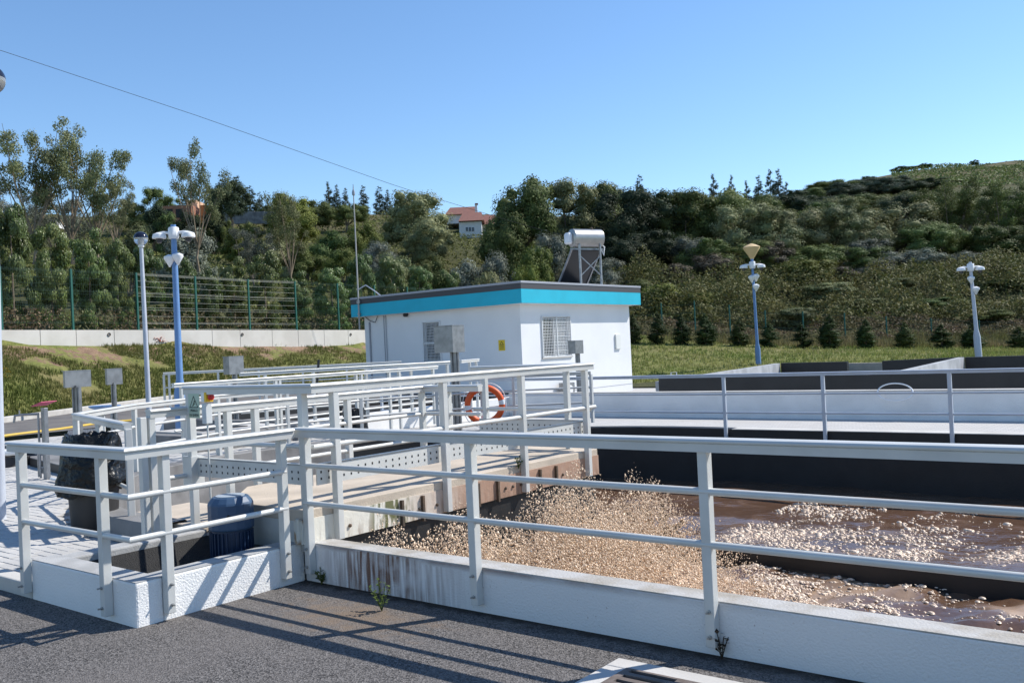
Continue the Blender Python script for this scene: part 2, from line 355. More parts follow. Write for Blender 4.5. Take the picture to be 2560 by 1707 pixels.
for q, x, y, u in near:
    o = bpy.data.objects.new('paving_block', blk_me); COL.objects.link(o); o.parent = paving
    o.location = (x, y, pave_z(y)+random.uniform(-.003, .003)); o.rotation_euler = (random.uniform(-.008, .008), random.uniform(-.008, .008), 0)
rest = [c_ for c_ in cells if (c_[1], c_[2]) not in ns]
bv = np.array(blk.v); nb = len(rest)
off = np.array([(x, y, pave_z(y)+random.uniform(-.003, .003)) for q, x, y, u in rest])
V = (bv[None]+off[:, None]).reshape(-1, 3); Fb = np.array(blk.f); FF = (Fb[None]+(np.arange(nb)*len(bv))[:, None, None]).reshape(-1, 4)
rm = mesh_np('paving_blocks', V, FF); rm.materials.append(M_PAVE)
o = link('paving_blocks', rm, paving); o['kind'] = 'stuff'

# ================================================================ aeration tank
tank = thing('aeration_tank', 'large concrete aeration tank of brown foaming sludge with white kerb wall', 'tank', (TC[0], TC[1], -2))
MB().mm(-5.5, 6, 4.4, 4.575, -2, .28).build('near_wall', M_STWALL, tank, bevel=.012)
MB().mm(-5.49, 6, 4.403, 4.573, .275, .2835).build('wall_coping', mat('stained_coping', (.42, .41, .395), .85, col2=(.30, .27, .225), vscale=5, bump=.5, bscale=70), tank)
MB().mm(-8.35, -5.5, 4.42, 4.6, -2, .2).build('near_wall', M_CONC, tank)
MB().mm(TC[0], 6, 15.8, 16.08, -2, -.035).build('far_wall', M_BLACK, tank)
MB().mm(TC[0], 6, 15.78, 16.1, -.04, -.028).build('wall_coping', M_CONCL, tank)
MB().mm(TC[0]+.6, 6, 10.0, 10.25, -2, -.80).build('divider_wall', M_BLACK, tank, bevel=.01)
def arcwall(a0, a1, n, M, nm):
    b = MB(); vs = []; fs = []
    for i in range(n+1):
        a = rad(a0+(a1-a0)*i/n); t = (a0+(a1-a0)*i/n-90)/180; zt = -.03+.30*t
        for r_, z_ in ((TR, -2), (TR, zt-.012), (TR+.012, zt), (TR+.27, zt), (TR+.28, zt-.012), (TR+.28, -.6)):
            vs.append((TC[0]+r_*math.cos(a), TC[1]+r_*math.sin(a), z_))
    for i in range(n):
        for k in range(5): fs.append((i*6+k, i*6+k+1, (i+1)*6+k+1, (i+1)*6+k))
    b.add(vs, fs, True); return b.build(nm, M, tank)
arcwall(168, 270, 24, M_CONC, 'end_wall'); arcwall(90, 168, 18, M_BLACK, 'end_wall')  # near part of the end wall grey, far part black
MB().mm(-8.35, -6.96, 4.5, 5.3, -.3, .25).build('wall_ledge', M_TAN, tank, bevel=.015)
# ================================================================ motor pit
pit = thing('motor_pit', 'white painted pit kerb with black lined inside around the blue motor', 'pit', (-6.2, 3.7, 0))
MB().mm(-6.92, -5.5, 3.06, 3.25, -.6, .28).build('kerb_wall', M_WHITE, pit, bevel=.014)
MB().mm(-5.68, -5.5, 3.25, 4.398, -.6, .28).build('kerb_wall', M_WHITE, pit, bevel=.014)
MB().mm(-6.92, -6.74, 3.25, 4.40, -.6, .272).build('kerb_wall', M_COPE, pit, bevel=.014)
MB().mm(-6.915, -5.505, 3.065, 3.245, .279, .284).build('wall_top', M_COPE, pit)
MB().mm(-5.675, -5.505, 3.245, 4.396, .279, .284).build('wall_top', M_COPE, pit)
b = MB(); b.add([(-6.74, 3.25, .22), (-6.1, 3.25, -.18), (-5.68, 3.25, -.28), (-6.74, 4.42, .22), (-6.1, 4.42, -.18), (-5.68, 4.42, -.28)], [(0, 1, 4, 3), (1, 2, 5, 4)]); b.build('pit_floor', M_BLKPIT, pit)
b = MB().mm(-6.735, -5.685, 3.252, 3.262, -.5, .27).mm(-5.694, -5.684, 3.262, 4.39, -.5, .27); b.build('pit_lining', M_BLKPIT, pit)

# ================================================================ water and foam
def water_mat():
    M = mat('sludge_water', (.105, .058, .034), .16, spec=.5); N, L, P = nodes_of(M); g = N.new('ShaderNodeNewGeometry')
    n = N.new('ShaderNodeTexNoise'); n.inputs['Scale'].default_value = 1.3; n.inputs['Detail'].default_value = 5; n.inputs['Distortion'].default_value = 1.5; L.new(g.outputs['Position'], n.inputs['Vector'])
    mr = N.new('ShaderNodeMapRange'); mr.inputs[1].default_value = .5; mr.inputs[2].default_value = .72; mr.inputs[4].default_value = .55; L.new(n.outputs[0], mr.inputs[0])
    mx = N.new('ShaderNodeMix'); mx.data_type = 'RGBA'; L.new(mr.outputs[0], mx.inputs[0]); mx.inputs[6].default_value = (.105, .058, .034, 1); mx.inputs[7].default_value = (.23, .145, .10, 1)
    fa = N.new('ShaderNodeAttribute'); fa.attribute_name = 'foam'; mf = N.new('ShaderNodeMix'); mf.data_type = 'RGBA'; L.new(fa.outputs['Fac'], mf.inputs[0]); L.new(mx.outputs[2], mf.inputs[6]); mf.inputs[7].default_value = (.52, .36, .235, 1); L.new(mf.outputs[2], P.inputs['Base Color'])
    rr_ = N.new('ShaderNodeMapRange'); rr_.inputs[3].default_value = .16; rr_.inputs[4].default_value = .6; L.new(fa.outputs['Fac'], rr_.inputs[0]); L.new(rr_.outputs[0], P.inputs['Roughness'])
    b = N.new('ShaderNodeBump'); b.inputs['Strength'].default_value = .35; b.inputs['Distance'].default_value = .05
    n2 = N.new('ShaderNodeTexNoise'); n2.inputs['Scale'].default_value = 5; n2.inputs['Detail'].default_value = 4; L.new(g.outputs['Position'], n2.inputs['Vector'])
    L.new(n2.outputs[0], b.inputs['Height']); L.new(b.outputs[0], P.inputs['Normal']); return M
WZ = -1.0
def vnoise(x, y, s, seed=0):
    # smooth value noise, vectorised
    x = np.asarray(x)*s+seed*17.3; y = np.asarray(y)*s+seed*9.1
    xi = np.floor(x).astype(int); yi = np.floor(y).astype(int); xf = x-xi; yf = y-yi
    def h(a, b_): v = np.sin(a*127.1+b_*311.7+seed*74.7)*43758.5453; return v-np.floor(v)
    u = xf*xf*(3-2*xf); v = yf*yf*(3-2*yf)
    return (h(xi, yi)*(1-u)+h(xi+1, yi)*u)*(1-v)+(h(xi, yi+1)*(1-u)+h(xi+1, yi+1)*u)*v
def fbm(x, y, s, o=4, seed=0):
    r = 0; a = .5; t = 0
    for k in range(o): r = r+a*vnoise(x, y, s*2**k, seed+k); t += a; a *= .5
    return r/t
def in_tank(x, y):
    return ((x >= TC[0]) & (y > 4.56) & (y < 15.82)) | ((x < TC[0]) & (np.hypot(x-TC[0], y-TC[1]) < TR+.05))
# rotor throw: how much sludge is thrown up at a place (near lane, right of the bridge)
def throw(x, y):
    e = np.clip((x+5.5)/.25, 0, 1)*np.exp(-np.clip(x+4.9, 0, None)**2/1.5)
    return e*np.clip((y-4.5)/.35, 0, 1)*np.clip((9.2-y)/1.2, 0, 1)
gxs = np.arange(-13.1, 6.01, .085); gys = np.arange(4.5, 15.9, .085)
X, Y = np.meshgrid(gxs, gys); near_l = Y < 10.1
Z = WZ+(fbm(X, Y, 1.1, 3, 3)-.5)*.10+near_l*np.clip((X+6)/.6, 0, 1)*(fbm(X, Y, 2.4, 4, 5)-.5)*.26
Z = Z+throw(X, Y)*(.22+.55*fbm(X, Y, 2.2, 4, 8)+.10*(RNG.random(X.shape)-.5))
idx = np.arange(X.size).reshape(X.shape)
q = np.stack([idx[:-1, :-1], idx[:-1, 1:], idx[1:, 1:], idx[1:, :-1]], -1).reshape(-1, 4)
cen = in_tank(X[:-1, :-1]+.04, Y[:-1, :-1]+.04).ravel()
M_WATER = water_mat()
_bd = np.exp(-((Y-11.45-.10*(X+5))/.55)**2)*np.clip(fbm(X, Y, 1.5, 4, 23)*4.2-1.9, 0, 1)*(~near_l)*.55; _tw = throw(X, Y); _fo = np.clip(_tw*1.7*(.45+fbm(X, Y, 3.0, 3, 77))+near_l*np.clip((X+5.6)/.4, 0, 1)*np.clip(fbm(X, Y, 1.5, 4, 78)*3.2-1.5, 0, .55)+_bd, 0, 1)
wm = mesh_np('tank_water', np.stack([X, Y, Z], -1).reshape(-1, 3), q[cen], True); wm.materials.append(M_WATER)
_at = wm.attributes.new('foam', 'FLOAT', 'POINT'); _at.data.foreach_set('value', _fo.ravel().astype(np.float32)); struct(link('tank_water', wm))
M_FOAM = mat('sludge_foam', (.72, .57, .43), .4, island=.2, spec=.5, col2=(.58, .43, .31), vscale=4)
M_DROP = mat("sludge_drops", (.80, .62, .45), .4, island=.28, spec=.5)
# foam bubbles: flattened domes gathered in drifts
dome = []; df = []
for k, (r_, h_) in enumerate(((1, -.1), (.74, .58))):
    for a in range(6): dome.append((r_*math.cos(a*2*math.pi/6+k*.5), r_*math.sin(a*2*math.pi/6+k*.5), h_))
dome.append((0, 0, .92))
for a in range(6): df += [(a, (a+1) % 6, 6+(a+1) % 6), (a, 6+(a+1) % 6, 6+a)]
for a in range(6): df.append((6+a, 6+(a+1) % 6, 12))
dome = np.array(dome); df = np.array(df)
n = 260000
fx = RNG.uniform(-6.0, 5, n); fy = RNG.uniform(4.6, 15.7, n)
lane_near = fy < 10
dens_far = np.clip((fbm(fx, fy, .55, 4, 21)-.47)*5, 0, 1)*np.clip(fbm(fx, fy, 2.3, 3, 22)*2.2-.65, 0, 1)
band = np.exp(-((fy-11.45-.10*(fx+5))/.55)**2)
dens_far = np.clip(dens_far*.22+band*np.clip(fbm(fx, fy, 1.5, 4, 23)*4.2-1.9, 0, 1)*.8, 0, 1)*np.clip((15.0-fy)/.8, 0, 1)
dens_near = np.clip(fbm(fx, fy, 1.1, 4, 31)*4-1.85, 0, 1)*.8+np.clip(1-(fx+5.2)/3.4, 0, 1)*.8
keep = RNG.random(n) < np.where(lane_near, np.clip(dens_near, 0, 1), dens_far)
keep &= ~((fy > 9.94) & (fy < 10.3)); keep &= (fx > -5.6)
fx, fy = fx[keep], fy[keep]; n = len(fx); lane_near = fy < 10
r_ = RNG.lognormal(-4.55, .5, n); r_ = np.clip(r_, .005, .04)*np.where(lane_near, .75, 1.0)
def surf_z(x, y):
    i = np.clip(((x-gxs[0])/.085).astype(int), 0, len(gxs)-1); j = np.clip(((y-gys[0])/.085).astype(int), 0, len(gys)-1); return Z[j, i]
fz = surf_z(fx, fy)
V = dome[None]*np.stack([r_*RNG.uniform(1.0, 2.0, n), r_*RNG.uniform(.8, 1.3, n), r_*RNG.uniform(.5, .9, n)], -1)[:, None]+np.stack([fx, fy, fz], -1)[:, None]
FF = (df[None]+(np.arange(n)*len(dome))[:, None, None]).reshape(-1, 3)
fm = mesh_np('sludge_foam', V.reshape(-1, 3), FF, True); fm.materials.append(M_FOAM)
o = link('sludge_foam', fm); o['kind'] = 'stuff'; tag(o, 'pale tan foam bubbles drifting on the brown sludge', 'foam')
# thrown drops
nd = 300000
a = RNG.gamma(1.6, .47, nd); sx = -5.40+a; sy = 4.60+4.0*RNG.beta(.92, 1.15, nd)
hmax = np.where(a < .55, .75+.63*a/.55, 1.38*np.exp(-((a-.55)/1.0)**2)+.06)*(.98-.10*np.clip((sy-4.7)/3.4, 0, 1))
clump = np.clip(.55+.85*fbm(sx*1.0+sy*.3, sy, 2.0, 3, 61), .5, 1.2)
hh = hmax*clump*RNG.beta(.95, 1.35, nd); sz = WZ+.04+hh
keep = (sx < 1.0) & (RNG.random(nd) < np.clip((sy-4.45)/.5, .3, 1)); sx, sy, sz = sx[keep], sy[keep], sz[keep]; nd = len(sx)
tet = np.array([(.94, 0, -.33), (-.47, .82, -.33), (-.47, -.82, -.33), (0, 0, 1.)]); of = np.array([(0, 1, 3), (1, 2, 3), (2, 0, 3), (0, 2, 1)])
dr = np.clip(RNG.lognormal(-5.6, .45, nd), .0018, .013); th_ = RNG.uniform(0, 6.28, nd); ct, st2 = np.cos(th_), np.sin(th_)
tv_ = np.stack([tet[None, :, 0]*ct[:, None]-tet[None, :, 2]*st2[:, None], np.repeat(tet[None, :, 1], nd, 0), tet[None, :, 0]*st2[:, None]+tet[None, :, 2]*ct[:, None]], -1)
tv_ = tv_*np.stack([RNG.uniform(.9, 1.5, nd), np.ones(nd), RNG.uniform(.9, 2.0, nd)], -1)[:, None]
V = tv_*(dr*1.25)[:, None, None]+np.stack([sx, sy, sz], -1)[:, None]
FF = (of[None]+(np.arange(nd)*4)[:, None, None]).reshape(-1, 3)
dm = mesh_np('sludge_spray', V.reshape(-1, 3), FF, True); dm.materials.append(M_DROP)
o = link('sludge_spray', dm); o['kind'] = 'stuff'; tag(o, 'tan spray of sludge drops thrown up beside the rotor bridge', 'spray')
# ================================================================ railings
HP = [(-.034, -.062), (.034, -.062), (.036, -.018), (.031, -.0165), (.031, -.0125), (.046, -.011), (.047, -.003), (.040, .006), (.022, .011), (-.022, .011), (-.040, .006), (-.047, -.003), (-.046, -.011), (-.031, -.0125), (-.031, -.0165), (-.036, -.018)]
def circ(r, n=10): return [(r*math.cos(2*math.pi*i/n), r*math.sin(2*math.pi*i/n)) for i in range(n)]
def seg_mesh(P, i, prof):
    p0, p1 = P[i], P[i+1]; d = (p1-p0)/np.linalg.norm(p1-p0); nrm = np.array([-d[1], d[0], 0]); nrm /= np.linalg.norm(nrm); upz = np.cross(d, nrm)
    if upz[2] < 0: upz = -upz
    rings = []
    for k, p in ((i, p0), (i+1, p1)):
        bis = d
        if 0 < k < len(P)-1:
            o = P[k+1]-P[k] if k == i+1 else P[k]-P[k-1]; o = o/np.linalg.norm(o); bis = d+o; bis /= np.linalg.norm(bis)
        ring = []
        for u_, v_ in prof:
            q = nrm*u_+upz*v_; s = -(q@bis)/(d@bis); ring.append(p+q+d*s)
        rings.append(ring)
    n = len(prof)
    return rings[0]+rings[1], [tuple(range(n)), tuple(reversed(range(n, 2*n)))]+[(j, n+j, n+(j+1) % n, (j+1) % n) for j in range(n)]
def railing(name, label, path, ztop, tubes, posts, group=None, M=None, tr=.020, scale=1.0, bolts=False, pw=(.0275, .03), tube_path=None):
    M = M or M_ALU
    P = [np.array([p[0], p[1], (p[2] if len(p) > 2 else ztop)-.011*scale], float) for p in path]
    t = thing(name, label, 'railing', (P[0][0], P[0][1], 0), group)
    prof = [(u_*scale, v_*scale) for u_, v_ in HP]
    for i in range(len(P)-1):
        b = MB(); v, f = seg_mesh(P, i, prof); b.add(v, f, False); b.build('handrail', M, t)
    TP = P if tube_path is None else [np.array([p[0], p[1], 0], float) for p in tube_path]
    for z in tubes:
        Q = [np.array([p[0], p[1], z]) for p in TP]
        for i in range(len(Q)-1):
            b = MB(); v, f = seg_mesh(Q, i, circ(tr)); b.add(v, f, True); b.build('rail_tube', M, t)
    for p in posts:
        x, y, ang, zb = p[:4]; zt = (p[4] if len(p) > 4 else ztop)-.06*scale
        po = MB().rbox((x, y, (zb+zt)/2), ang, pw[0], pw[1], (zt-zb)/2).build('post', M, t, bevel=.004)
        if bolts:
            for zz in (zb+.055, zb+.185):
                c_, s_ = math.cos(ang), math.sin(ang); nx = np.array([s_, -c_, 0.])
                MB().lathe(np.array([x, y, zz])+nx*pw[1], [(.011, 0), (.011, .008), (.006, .009), (.006, .03)], 8, axis=nx).build('bolt', M_BOLT, po)
    return t
# pit rail: left stretch and the stretch to the corner with the tank rail
railing('pit_railing', 'grey aluminium railing bolted around the white pit kerb, with a right angle corner', [(-7.06, 3.02), (-5.455, 3.02), (-5.455, 4.285)], 1.14, (.83, .565),
        [(-6.93, 3.028, 0, .05), (-5.80, 3.028, 0, .045), (-5.468, 3.27, math.pi/2, .05), (-5.468, 4.2, math.pi/2, .06)], bolts=True, tube_path=[(-6.95, 3.02), (-5.455, 3.02), (-5.455, 4.22)])
railing('tank_railing', 'long grey aluminium railing bolted to the white tank wall above the asphalt', [(-5.47, 4.355), (4.2, 4.355)], 1.14, (.86, .585),
        [(-5.40, 4.368, 0, .065)]+[(-3.80+1.605*i, 4.368, 0, .055) for i in range(5)], bolts=True, tube_path=[(-5.42, 4.355), (4.2, 4.355)])
# ---------------------------------------------------------------- rotor bridge
DK = .53
br = thing('rotor_bridge', 'concrete bridge slab on stained steel beams over the foaming near channel', 'bridge', (-6.2, 6.3, -1))
MB().prism([(-6.95, 4.95), (-6.35, 4.36), (-5.42, 4.36), (-5.42, 8.3), (-6.95, 8.3)], .44, DK).build('deck', M_TAN, br, bevel=.008)
def fascia_mat():
    M = mat('bridge_fascia', (.62, .58, .50), .7, bump=.3, bscale=30); N, L, P = nodes_of(M)
    g = N.new('ShaderNodeNewGeometry'); s = N.new('ShaderNodeSeparateXYZ'); L.new(g.outputs['Position'], s.inputs[0])
    mp = N.new('ShaderNodeMapping'); mp.inputs['Scale'].default_value = (18, 18, 4); L.new(g.outputs['Position'], mp.inputs[0])
    n = N.new('ShaderNodeTexNoise'); n.inputs['Scale'].default_value = 1; n.inputs['Detail'].default_value = 5; L.new(mp.outputs[0], n.inputs['Vector'])
    def mrg(src, a, b, c=0, d=1):
        q = N.new('ShaderNodeMapRange'); q.inputs[1].default_value = a; q.inputs[2].default_value = b; q.inputs[3].default_value = c; q.inputs[4].default_value = d; L.new(src, q.inputs[0]); return q.outputs[0]
    def mul(a, b):
        q = N.new('ShaderNodeMath'); q.operation = 'MULTIPLY'; L.new(a, q.inputs[0]); L.new(b, q.inputs[1]); return q.outputs[0]
    far = mrg(s.outputs[1], 5.0, 6.3)
    q = N.new('ShaderNodeMath'); q.operation = 'MULTIPLY_ADD'; q.inputs[1].default_value = .5; L.new(n.outputs[0], q.inputs[0]); L.new(far, q.inputs[2])
    mx = N.new('ShaderNodeMix'); mx.data_type = 'RGBA'; L.new(mrg(q.outputs[0], .3, 1.25), mx.inputs[0]); mx.inputs[6].default_value = (.66, .63, .55, 1); mx.inputs[7].default_value = (.36, .22, .15, 1)
    low = mul(mrg(s.outputs[2], .42, .25), mrg(n.outputs[0], .45, .6, 0, .6))
    mx2 = N.new('ShaderNodeMix'); mx2.data_type = 'RGBA'; L.new(low, mx2.inputs[0]); L.new(mx.outputs[2], mx2.inputs[6]); mx2.inputs[7].default_value = (.20, .12, .08, 1)
    alg = mul(mul(mrg(s.outputs[1], 4.95, 5.05), mrg(s.outputs[1], 5.5, 5.35)), mrg(n.outputs[0], .47, .56, 0, .9))
    mx3 = N.new('ShaderNodeMix'); mx3.data_type = 'RGBA'; L.new(alg, mx3.inputs[0]); L.new(mx2.outputs[2], mx3.inputs[6]); mx3.inputs[7].default_value = (.075, .085, .012, 1)
    L.new(mx3.outputs[2], P.inputs['Base Color']); return M
M_FASC = fascia_mat()
MB().mm(-5.44, -5.412, 4.36, 8.3, .26, .462).build('side_plate', M_FASC, br)
MB().mm(-6.35, -5.445, 4.365, 4.39, .22, .455).build('end_plate', mat('grey_white_steel', (.55, .56, .54), .6, var=.2, vscale=5), br)
MB().mm(-5.52, -5.425, 4.325, 4.40, .283, .46).mm(-5.465, -5.452, 4.30, 4.33, .283, .47).build('corner_bracket', mat('chipped_white_steel', (.62, .61, .55), .6, col2=(.35, .25, .16), vscale=14, lo=.55, hi=.7), br)
for px, py in ((1003, 1270), (1055, 1255), (1193, 1212), (1242, 1200), (1348, 1175), (1388, 1165)):
    y = gx(px, py, -5.41)[1]
    MB().mm(-5.413, -5.385, y-.012, y+.012, .24, .45).build('rib', M_RUST, br)
for px in (850, 872, 1020, 1046, 1090, 1262, 1280, 1300, 1405):
    y = gx(px, 1260-(px-850)*.2, -5.41)[1]
    MB().lathe((-5.412, y, .345), [(.014, 0), (.014, .012), (.008, .016)], 6, axis=(1, 0, 0)).build('bolt', M_RUST, br)
MB().mm(-5.475, -5.445, 4.6, 8.27, -1.3, .30).build('under_bridge_shade', M_BLACK, br)  # added black sheet that paints in the shade beneath the bridge
for x in (-6.75, -5.7):
    MB().mm(x-.08, x+.08, 4.5, 8.25, .12, .44).build('beam', M_RUST, br)
MB().mm(-6.95, -5.44, 8.27, 8.31, .25, .45).build('end_plate', M_FASC, br)
MB().mm(-6.9, -5.5, 8.0, 8.28, -2, .25).build('pier', M_CONC, br)
# rotor under the bridge
rot = MB(); rot.tube([(-5.15, 4.65, -.55), (-5.15, 9.3, -.55)], .12, 12)
ro = thing('aeration_rotor', 'dark brush rotor shaft turning in the spray beside the bridge', 'rotor', (-5.15, 7, -.55)); rot.build('shaft', M_RUST, ro)
for k in range(26):
    bb = MB()
    y = 4.8+k*.17
    for a in range(8):
        an = a*math.pi/4+k*.4; dv = np.array([math.cos(an), 0, math.sin(an)]); bb.bar(np.array([-5.15, y, -.55])+dv*.1, np.array([-5.15, y, -.55])+dv*.40, .06, .008, (0, 1, 0))
    bb.build('blade_star', M_RUST, ro)
# bridge rails
zt_tube = gx(1480, 1015, -5.38)[2]
ys = [gx(*p, -5.41)[1] for p in ((844, 1341), (1115, 1270), (1308, 1190), (1466, 1150))]
brr = railing('bridge_railing', 'tall grey railing with perforated toe board along the open side of the bridge', [(-7.02, 4.44), (-5.385, 4.44), (-5.385, 8.2)], 1.455, (.985,),
        [(-6.97, 4.44, 0, .12), (gy(756, 1010, 4.44)[0], 4.44, 0, DK)]+[(-5.385, y, math.pi/2, .27) for y in ys], bolts=False, tube_path=[(-6.95, 4.44), (-5.385, 4.44), (-5.385, 8.24)])
def toe(parent, a, b, face):
    a = np.array(a); b = np.array(b); MB().bar(a+[0, 0, .765], b+[0, 0, .765], .012, .15).bar(a+[0, 0, .842]-np.array(face)*.012, b+[0, 0, .842]-np.array(face)*.012, .036, .012).build('toe_board', M_ALU, parent)
    d = (b-a); l = np.linalg.norm(d); d = d/l; h = MB(); n = int(l/.075)
    for i in range(n):
        p = a+d*(.04+i*.075)
        for zz in (.735, .785): h.obox(p+np.array([0, 0, zz])+np.array(face)*.0066, d, np.array(face), (0, 0, 1), .007, .001, .009)
    o = h.build('perforation', M_INK, parent); o['kind'] = 'stuff'
toe(brr, (-6.93, 4.47, 0), (-5.46, 4.47, 0), (0, -1, 0))
toe(brr, (-5.45, 4.50, 0), (-5.45, 8.15, 0), (1, 0, 0))
zf = gy(1290, 1022, 8.2)[2]
xf0 = gy(1181, 930, 8.2)[0]
br2 = railing('bridge_end_railing', 'grey railing closing the far end of the bridge beside the divider', [(xf0, 8.2), (-5.41, 8.2)], 1.455, (zf,), [(gy(1418, 1000, 8.2)[0], 8.2, 0, DK), (xf0+.18, 8.2, 0, DK)])
toe(br2, (xf0+.1, 8.17, 0), (-5.46, 8.17, 0), (0, -1, 0))
for q in (0,):
    MB().mm(-7.06, -6.93, 4.40, 4.52, .62, .86).build('toe_end_box', M_ALU, brr)
y2 = [gx(px, 1010, -7.02)[1] for px in (352, 374, 567, 636, 868, 1055)]
railing('ledge_railing', 'light grey railing along the inner edge of the bridge, turning at the far post', [(-7.02, 4.08), (-7.02, 7.33), (gy(1200, 958, 7.33)[0], 7.33)], 1.285, (.975, .70),
        [(-7.02, y, math.pi/2, .26) for y in y2]+[(gy(1120, 1000, 7.33)[0], 7.33, 0, .5)])
# curved end railing
ap = arc(TR+.14, 262, 100, 14)
cr = [(-8.15, 4.53)]+[(-10.86, 5.39), (-12.05, 6.80), (-12.55, 7.9)]+arc(TR+.15, 195, 118, 5)
railing('curved_end_railing', 'pale railing following the rounded end wall of the tank', cr, 1.12, (.80, .50),
        [(p[0], p[1], math.atan2(cr[i+1][1]-p[1], cr[i+1][0]-p[0]) if i < len(cr)-1 else 0, .1) for i, p in enumerate(cr)]+[(-9.5, 4.96, .3, .1), (-11.4, 6.0, .9, .1)])
# far side railing of the aeration tank
yf = 15.74
fx_ = [gy(px, 1020, yf)[0] for px in (955, 1110, 1462, 1812, 2060, 2377)]
railing('far_railing', 'blue grey railing along the far edge of the tank in front of paving', [(fx_[0], yf), (5.5, yf)], gy(1980, 931, yf)[2], (gy(1680, 986, yf)[2], gy(1680, 1030, yf)[2]),
        [(x, yf, 0, -.22) for x in fx_]+[(fx_[-1]+2.1*i, yf, 0, -.22) for i in range(1, 5)], M=M_ALUB, tr=.018, scale=.85, pw=(.03, .025))
# rails of the clarifier beyond
def farrail(label, pa, pb, z, posts_px, zb):
    A = gz(*pa, z); B = gz(*pb, z); d = B-A; an = math.atan2(d[1], d[0]); po = []
    for px in posts_px:
        # intersection of the pixel column's vertical plane with the rail line
        r0 = ray(px, 1000); t = np.cross(A[:2]-CAM[:2], r0[:2])/np.cross(r0[:2], d[:2]); p = A+d*t; po.append((p[0], p[1], an, zb))
    return railing('clarifier_railing', label, [A, B], z, (z-.42, z-.78), po)
farrail('pale railing on the far side of the clarifier against the grassy bank', (408, 931), (1003, 902), 1.42, (412, 425, 548, 650, 760, 870, 1000), .05)
farrail('pale railing in the middle of the clarifier in front of the bank railing', (599, 931), (1126, 902), 1.42, (665, 786, 918, 1030, 1122), .3)
farrail('pale low railing on the near side of the clarifier', (432, 958), (1092, 914), 1.33, (455, 475, 540, 572, 690, 700, 892, 905, 975, 1000, 1085), .05)
A_ = gz(1127, 903, 1.40); farrail('short pale railing beside the white building wall at the clarifier end', (1150, 900), (1195, 896), 1.42, (1178, 1194), -.1)

# ================================================================ clarifier (second tank)
cl = thing('clarifier_tank', 'low grey concrete clarifier tank with black inner walls beside the building', 'tank', (-17.5, 15, -.5))
MB().mm(-20.4, -20.15, 12.2, 19.6, -1, .40).build('wall', M_CONC, cl, bevel=.01)
MB().mm(-15.2, -14.9, 12.2, 19.6, -1, .36).build('wall', M_WHITE, cl, bevel=.01)
MB().mm(-20.15, -15.2, 12.2, 12.45, -1, .33).build('wall', M_CONC, cl, bevel=.01)
MB().mm(-20.15, -15.2, 19.35, 19.6, -1, .44).build('wall', M_BLACK, cl, bevel=.01)
MB().mm(-17.9, -17.7, 12.45, 19.35, -1, .30).build('divider_wall', M_CONC, cl, bevel=.01)
MB().mm(-20.15, -15.2, 12.45, 19.35, -1, -.45).build('water', mat('clarifier_water', (.03, .032, .03), .08), cl)
MB().mm(-20.16, -20.13, 12.45, 19.35, -.6, .35).build('wall_lining', M_BLACK, cl)
MB().mm(-17.69, -17.66, 12.45, 19.35, -.6, .22).build('wall_lining', M_BLACK, cl)
# inlet chamber with rolled black liner beside the clarifier
ch = thing('inlet_chamber', 'grey concrete inlet chamber with a sagging dark liner on white kerb', 'chamber', gz(640, 1075, .05))
c0 = gz(560, 1062, .05); MB().mm(-17.2, -14.9, 9.6, 12.1, -.1, .30).build('wall', M_CONC, ch, bevel=.02)
MB().mm(-16.9, -15.2, 9.9, 11.8, .301, .33).build('cover', M_CONCL, ch)
MB().mm(-16.4, -15.6, 10.2, 11.2, .331, .345).build('hatch', M_BLACK, ch)

# ================================================================ low white wall and drying beds beyond the paving
ww = thing('low_white_wall', 'long low white wall with a rail on top running past the paving', 'wall', (-5, 18.75, -.1))
MB().mm(-14.9, 12, 18.75, 18.98, -.4, .455).build('wall', M_WHITE, ww, bevel=.01)
MB().mm(-14.9, 12, 18.73, 19.0, .456, .475).build('coping', M_CONCL, ww)
bed = thing('drying_beds', 'drying beds with black painted shade on cross walls and sloping grey partition walls by the field', 'sludge bed', (-8, 27, -.2))
yn = 21.2
xl = gy(1647, 965, yn)[0]; zt0 = gy(1700, 941, yn)[2]
MB().mm(xl, 8, yn, yn+.2, -.4, zt0).build('wall', M_BLACK, bed)  # cross wall facing away from the sun, its shade put in as black
def slopewall(pa, ya, pb, yb, nm='partition', M=MT.get('pale_partition') or mat('pale_partition', (.38, .39, .40), .85, col2=(.26, .27, .28), vscale=1.5), th=.2):
    A = gy(*pa, ya); B = gy(*pb, yb); b = MB(); n_ = np.array([th, 0, 0])
    a0, b0 = A.copy(), B.copy(); a0[2] = b0[2] = -.4
    b.extr([a0, b0, B, A], -n_); return b.build(nm, M, bed)
yb = 33.5
slopewall((1655, 953), yn+.2, (1950, 908), yb); slopewall((2215, 938), yn+.2, (2410, 893), yb)
def farw(px0, px1, t0, t1, M=M_BLACK):
    A = gy(px0, t0, yb); B = gy(px1, t1, yb); b = MB(); a0, b0 = A.copy(), B.copy(); a0[2] = b0[2] = -.4
    b.extr([a0, b0, B, A], (0, .2, 0)); return b.build('wall', M, bed)
farw(1952, 2117, 907.5, 904); farw(2205, 2408, 902, 892.5); farw(2412, 2700, 893, 885)  # far cross walls, shade painted into their colour
b = MB(); A = gy(2110, 908, yb+1.5); B = gy(2212, 906, yb+1.5); b.extr([(A[0], A[1], -.4), (B[0], B[1], -.4), (B[0], B[1], B[2]), (A[0], A[1], A[2])], (0, .2, 0)); b.build('ramp', mat('pale_sand', (.47, .41, .34), .9, var=.15), bed)
MB().mm(-16, 9, yn+.2, yb, -.42, -.3).build('bed_floor', M_SOIL, bed)
